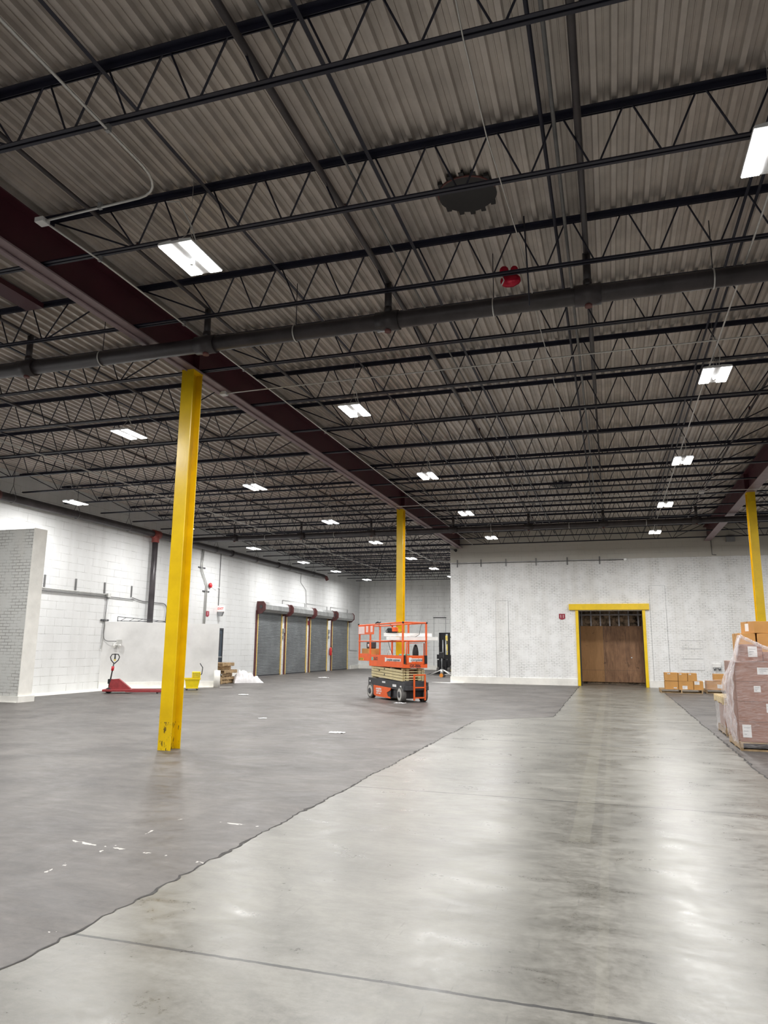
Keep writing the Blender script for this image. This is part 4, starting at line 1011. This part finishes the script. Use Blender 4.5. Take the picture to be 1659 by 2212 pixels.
# ------------------------------------------------------------------ mop bucket
t = thing('mop_bucket', 'yellow wheeled mop bucket with wringer beside the nearest column', 'mop bucket', (-14.30, 22.85, 0), R(35))
b = MB()
for (z0, z1, a0, a1) in ((.08, .40, .20, .26),):
    pts0 = [(-a0, -.14), (a0, -.14), (a0, .14), (-a0, .14)]; pts1 = [(-a1, -.18), (a1, -.18), (a1, .18), (-a1, .18)]
    v0 = [b.b.verts.new((x, y, z0)) for x, y in pts0]; v1 = [b.b.verts.new((x, y, z1)) for x, y in pts1]
    k = b.mi(m_yelp); b.b.faces.new(list(reversed(v0))).material_index = k
    for i in range(4): b.b.faces.new((v0[i], v0[(i + 1) % 4], v1[(i + 1) % 4], v1[i])).material_index = k
    vi = [b.b.verts.new((x * .93, y * .9, z1)) for x, y in pts1]; vb = [b.b.verts.new((x * .9, y * .85, z0 + .03)) for x, y in pts0]
    for i in range(4):
        b.b.faces.new((v1[i], v1[(i + 1) % 4], vi[(i + 1) % 4], vi[i])).material_index = k
        b.b.faces.new((vi[i], vi[(i + 1) % 4], vb[(i + 1) % 4], vb[i])).material_index = k
    b.b.faces.new(vb).material_index = k
b.box(-.28, .28, -.20, -.18, .37, .42, m_yelp); b.box(-.28, .28, .18, .20, .37, .42, m_yelp); b.box(-.21, .21, -.15, .15, .06, .10, m_yelp)
b.build('bucket', t)
b = MB(); b.box(-.02, .27, -.16, .16, .42, .64, m_yelp, bev=.02)
for i in range(5):
    for j in range(4): b.box(.01 + .05 * i, .035 + .05 * i, -.163, -.159, .45 + .045 * j, .47 + .045 * j, m_dark)
b.build('wringer', t)
b = MB(); b.tube([(.24, .05, .50), (.32, .05, .56), (.34, .05, .78), (.24, .05, .93)], .016, m_dark, 8); b.build('lever', t)
for x in (-.18, .18):
    for y in (-.12, .12):
        b = MB(); b.cyl((x, y - .012, .035), (x, y + .012, .035), .035, m_dark, 12); b.box(x - .015, x + .015, y - .02, y + .02, .04, .08, m_grey); b.build('caster', t)

# ------------------------------------------------------------------ pallets, cartons, film
def make_pallet(loc, rz, label, m=m_wood, w_=1.2, d_=1.0, group='wooden pallets'):
    t = thing('pallet', label, 'pallet', loc, rz, group)
    for i in range(6):
        y = -d_ / 2 + .05 + i * (d_ - .1) / 5
        b = MB(); b.box(-w_ / 2, w_ / 2, y - .05, y + .05, .118, .138, m); b.build('deck_board', t)
    for i in range(3):
        x = -w_ / 2 + .02 + i * (w_ - .04) / 2
        b = MB(); b.box(x - .02, x + .02, -d_ / 2, d_ / 2, .02, .118, m); b.build('stringer', t)
    for y in (-d_ / 2 + .05, 0, d_ / 2 - .05):
        b = MB(); b.box(-w_ / 2, w_ / 2, y - .05, y + .05, .0, .02, m); b.build('bottom_board', t)
    return t
def carton(loc, w_, d_, h_, label, group=None, m=m_card, rz=0.0, stickers=(), tape=True):
    """loc = centre of the base; front is -y"""
    t = thing('carton', label, 'carton', loc, rz, group)
    b = MB(); b.box(-w_ / 2, w_ / 2, -d_ / 2, d_ / 2, 0, h_, m, bev=.004); b.build('carton_body', t)
    if tape:
        b = MB(); b.box(-w_ / 2 - .001, w_ / 2 + .001, -.03, .03, h_ - .05, h_ + .0012, m_tape); b.build('tape_strip', t)
    for (side, u, v, sw, sh) in stickers:
        b = MB()
        if side == 'F': b.box(u - sw / 2, u + sw / 2, -d_ / 2 - .002, -d_ / 2, v - sh / 2, v + sh / 2, m_label)
        else: b.box(-w_ / 2 - .002, -w_ / 2, u - sw / 2, u + sw / 2, v - sh / 2, v + sh / 2, m_label)
        for q in range(3):
            if side == 'F': b.box(u - sw * .35, u + sw * (.35 - .2 * q), -d_ / 2 - .0025, -d_ / 2 - .002, v + sh * (.25 - .25 * q) - .003, v + sh * (.25 - .25 * q) + .003, m_grey)
        b.build('label_sticker', t)
    return t
# main wrapped stack by the aisle
PX, PY = 1.92, 13.2
make_pallet((PX + .62, PY + .62, 0), 0, 'wooden pallet under the tall film-wrapped carton stack', m_wood, 1.24, 1.22)
tier = 0.318
stick = {0: [('F', -.20, .17, .13, .2)], 1: [('F', .17, .22, .12, .14)], 2: [('F', .0, .2, .10, .1)], 3: [('F', .12, .17, .20, .11)]}
colname = ['at the aisle corner', 'right of the corner one']
for k in range(4):
    z = .14 + k * tier; nm = ['bottom', 'second', 'third', 'top'][k]
    for c in range(2):
        if c == 1 and k == 0: st = [('F', -.18, .17, .12, .2)]
        else: st = stick[k] if c == 0 else [('F', .05, .17, .14, .1)]
        carton((PX + .31 + c * .61, PY + .21, z), .6, .4, tier - .004, 'pinkish carton in the %s tier of the wrapped stack, %s' % (nm, colname[c]), 'cartons under the stretch wrap', m_card2, 0, st, False)
    for r_ in (1, 2):
        carton((PX + .31, PY + .21 + r_ * .41, z), .6, .4, tier - .004, 'pinkish carton in the %s tier of the wrapped stack, %s row behind the front' % (nm, ORD[r_ - 1]), 'cartons under the stretch wrap', m_card2, 0, [], False)
ZT4 = .14 + 4 * tier
carton((PX + .27, PY + .25, ZT4), .34, .30, .28, 'small carton under the peak of the loose film', 'cartons on top of the wrapped stack', m_card2, R(4), [('F', .02, .16, .14, .17)])
carton((PX + .66, PY + .24, ZT4), .40, .34, .16, 'low carton right of the film peak', 'cartons on top of the wrapped stack', m_card2, R(-3), [])
for i, (x, l) in enumerate(((.30, 'leftmost'), (.60, 'middle'), (.885, 'rightmost'))):
    carton((PX + x, PY + .84, ZT4), .275, .60, .47, 'upright brown carton behind the film, %s of the upper row' % l, 'upright cartons behind the loose film', m_card, 0, [])
carton((PX + .72, PY + .86, ZT4 + .474), .74, .52, .20, 'topmost flat brown carton with white labels on the stack', 'cartons on top of the wrapped stack', m_card, R(14), [('F', .12, .11, .24, .13), ('S', .02, .10, .14, .13)])

def sheet(name, fn, nu, nv, m, parent, thick=.0015):
    b = MB(); k = b.mi(m)
    vv = [[b.b.verts.new(fn(i / nu, j / nv)) for j in range(nv + 1)] for i in range(nu + 1)]
    for i in range(nu):
        for j in range(nv):
            f = b.b.faces.new((vv[i][j], vv[i + 1][j], vv[i + 1][j + 1], vv[i][j + 1])); f.material_index = k; f.smooth = True
    return b.build(name, parent)
wrap = thing('stretch_wrap', 'clear stretch film around the tall carton stack, loose and peaked at the top', 'plastic film', (PX, PY, 0))
def f_front(u, v):
    x = -.006 + u * 1.24; z = .05 + v * (ZT4 - .03); n = mnoise.noise(Vector((x * 5, z * 14, 1)))
    return (x, -.012 + .008 * n, z)
sheet('front_film', f_front, 24, 40, m_film2, wrap)
def f_left(u, v):
    y = -.01 + u * 1.24; z = .05 + v * (ZT4 - .03); n = mnoise.noise(Vector((y * 5, z * 12, 4)))
    return (-.014 + .010 * n, y, z)
sheet('side_film', f_left, 24, 40, m_film2, wrap)
# loose skirt hanging outside the left side, gathered up to the peak
def f_skirt(u, v):
    z = .12 + v * 1.68
    top = max(0, (v - .62) / .38)
    y = -.03 + u * (.52 - .30 * top)
    bulge = .10 * math.sin(min(1, v * 1.15) * PI) * (0.25 + u) + .05 * mnoise.noise(Vector((u * 5, v * 4, 2))) + .025 * mnoise.noise(Vector((u * 16, v * 3, 7)))
    x = -.035 - abs(bulge) * (1 - top) + .14 * top + .02 * mnoise.noise(Vector((u * 9, v * 12, 3)))
    return (x, y, z + .02 * mnoise.noise(Vector((u * 7, v * 5, 9))) * (1 - v))
sheet('side_skirt', f_skirt, 30, 60, m_film, wrap)
def f_tent(u, v):
    # from the peak ridge down to the right along the front top
    pk = Vector((.11, .02, 1.83)); rt_ = Vector((1.15, .0, 1.42)); lo_l = Vector((.0, -.03, 1.38)); 
    ridge = pk.lerp(rt_, u) + Vector((0, 0, -.05 * math.sin(u * PI)))
    base_ = Vector((u * .95, -.03, 1.40))
    p = ridge.lerp(base_, v)
    p.y += -.02 * math.sin(v * PI) + .012 * mnoise.noise(Vector((u * 10, v * 6, 5)))
    p.z += .008 * mnoise.noise(Vector((u * 8, v * 24, 1)))
    return p
sheet('top_film', f_tent, 40, 24, m_film2, wrap)
b = MB(); rp = []
for i in range(30):
    u = i / 29; p = Vector((.11, .02, 1.83)).lerp(Vector((1.15, 0, 1.42)), u) + Vector((0, 0, -.05 * math.sin(u * PI) + .006 * mnoise.noise(Vector((u * 20, 0, 0))))); rp.append(p)
b.tube(rp, [.035 - .012 * abs(math.sin(i * .9)) for i in range(30)], m_film, 8)
b.tube([(.11, .02, 1.83), (.06, .0, 1.70), (.03, -.02, 1.55), (.0, -.03, 1.40)], [.035, .03, .035, .02], m_film, 8)
b.build('film_ridge', wrap)
# low second stack just behind it
make_pallet((2.58, 15.85, 0), 0, 'wooden pallet under the low wrapped stack behind the tall one', m_wood, 1.16, 1.2)
for i in range(2):
    for r_ in range(2):
        carton((2.58 - .27 + .55 * i, 15.56 + .58 * r_, .14), .53, .56, .43, 'brown carton in the low wrapped stack, %s' % [['front left', 'back left'], ['front right', 'back right']][i][r_], 'cartons in the low wrapped stack', m_card2, 0, [], False)
make_pallet((2.58, 15.85, .575), 0, 'empty pale pallet lying on top of the low wrapped stack', m_wood2, 1.24, 1.24)
w2 = thing('stretch_wrap', 'clear stretch film around the low stack under the empty pallet', 'plastic film', (2.0, 15.24, 0))
def f_l2(u, v): return (-.02 + .02 * mnoise.noise(Vector((u * 7, v * 6, 2))), u * 1.2, .04 + v * .53)
def f_f2(u, v): return (u * 1.15, -.02 + .02 * mnoise.noise(Vector((u * 7, v * 6, 6))), .04 + v * .53)
sheet('side_film', f_l2, 16, 12, m_film, w2); sheet('front_film', f_f2, 16, 12, m_film, w2)
# far pallets at the foot of the far wall
make_pallet((2.40, 29.75, 0), 0, 'wooden pallet under the two rows of cartons by the far wall', m_wood, 1.45, 1.1)
P0 = 29.2
for (x0, x1, z0, h_, l, st) in ((1.84, 2.30, .14, .29, 'bottom row, left', [('F', .12, .05, .10, .04)]), (2.31, 2.82, .14, .30, 'bottom row, centre with a white label', [('F', -.04, .07, .17, .12)]), (2.83, 3.16, .14, .31, 'bottom row, right with a white label', [('F', -.05, .24, .17, .12)]),
                            (1.84, 2.30, .44, .30, 'top row, left', [('F', -.08, .26, .10, .04)]), (2.31, 2.63, .44, .29, 'top row, centre', [('F', -.08, .25, .08, .04)]), (2.64, 2.96, .44, .29, 'top row, right', [('F', -.08, .25, .08, .04)])):
    carton(((x0 + x1) / 2, P0 + .30, z0), x1 - x0 - .006, .5, h_ - .004, 'brown carton on the far-wall pallet, %s' % l, 'cartons on the left far-wall pallet', m_card, 0, st)
make_pallet((3.98, 30.1, 0), 0, 'dark pallet under the film-wrapped cartons by the far wall', m_wood, 1.4, 1.1)
for (x0, x1, z0, h_, l, st) in ((3.30, 3.98, .14, .31, 'bottom row, left with a white label', [('F', .12, .12, .18, .14)]), (3.99, 4.62, .14, .31, 'bottom row, right', []), (3.58, 4.08, .45, .26, 'top row, left', []), (4.09, 4.6, .45, .26, 'top row, right', [])):
    carton(((x0 + x1) / 2, 29.85, z0), x1 - x0 - .006, .5, h_ - .004, 'brown carton on the right far-wall pallet, %s' % l, 'cartons on the right far-wall pallet', m_card, 0, st)
w3 = thing('stretch_wrap', 'crumpled clear film over the cartons on the right far-wall pallet', 'plastic film', (3.26, 29.56, 0))
sheet('front_film', lambda u, v: (u * 1.4, -.02 + .03 * mnoise.noise(Vector((u * 7, v * 6, 6))), .12 + v * (.36 + .12 * u)), 20, 10, m_film2, w3)
sheet('top_film', lambda u, v: (u * .5, v * .55, .475 + .05 * abs(mnoise.noise(Vector((u * 7, v * 6, 8))))), 12, 10, m_film, w3)

# pallets piled past the enclosure, and the heap of sheeting
for i, (dx_, dy_, rz, l) in enumerate(((0, 0, 4, 'bottom'), (.03, .05, -2, 'second from the bottom'), (-.02, .0, 9, 'third from the bottom'), (.16, .02, 2, 'fourth from the bottom, sticking out'), (-.16, .0, -3, 'fifth from the bottom'), (.02, .03, 5, 'top'))):
    z = i * .142
    make_pallet((-15.98 + dx_, 27.3 + dy_, z), R(rz), 'worn wooden pallet in the pile past the enclosure, %s' % l, m_wood, 1.1, 1.1, 'pallets piled past the enclosure')
t = thing('plastic_sheeting', 'heap of crumpled white plastic sheeting beside the pallet pile', 'plastic sheeting', (-14.98, 28.2, 0), R(40))
def f_heap(u, v):
    x = -.60 + 1.25 * u; y = -.40 + .8 * v
    r_ = math.sqrt(max(0, 1 - ((u - .38) / .62) ** 2 if u > .38 else 1 - ((u - .38) / .38) ** 2)) * math.sqrt(max(0, 1 - (2 * v - 1) ** 2))
    h = .46 * r_ * (1 - .55 * u) * (1 + .7 * mnoise.noise(Vector((u * 6, v * 5, 1)))) + .20 * abs(mnoise.noise(Vector((u * 11, v * 8, 2)))) * r_ + .05 * mnoise.noise(Vector((u * 25, v * 18, 2))) * r_
    return (x, y, .006 + max(0, h))
sheet('sheet', f_heap, 60, 34, m_bag, t)
# litter
for i, (x, y, s, rz, l) in enumerate(((-4.97, 12.98, .15, .2, 'flattened white paper scrap nearest, right of the first column'), (-7.45, 14.83, .10, 1.0, 'crumpled white paper ball beyond the first column'),
                         (-11.49, 21.45, .16, .4, 'white paper scrap between the column and the dock doors'), (-14.0, 34.5, .26, .3, 'white rag on the floor before the second dock door'), (-5.85, 20.25, .17, .1, 'white rag beside the lift front wheel'))):
    t = thing('paper_scrap', l, 'paper', (x, y, 0), rz, 'litter on the floor')
    def f_s(u, v, s=s, i=i):
        a = (u - .5) * 2; c = (v - .5) * 2; q = max(abs(a), abs(c))
        rr = 1 + .25 * mnoise.noise(Vector((a * 2, c * 2, i * 3)))
        return (a * s * rr, c * s * .6 * rr, .006 + .045 * s / .15 * abs(mnoise.noise(Vector((a * 4, c * 4, i)))) * (1 - q * .6))
    sheet('sheet', f_s, 12, 10, m_bag, t)
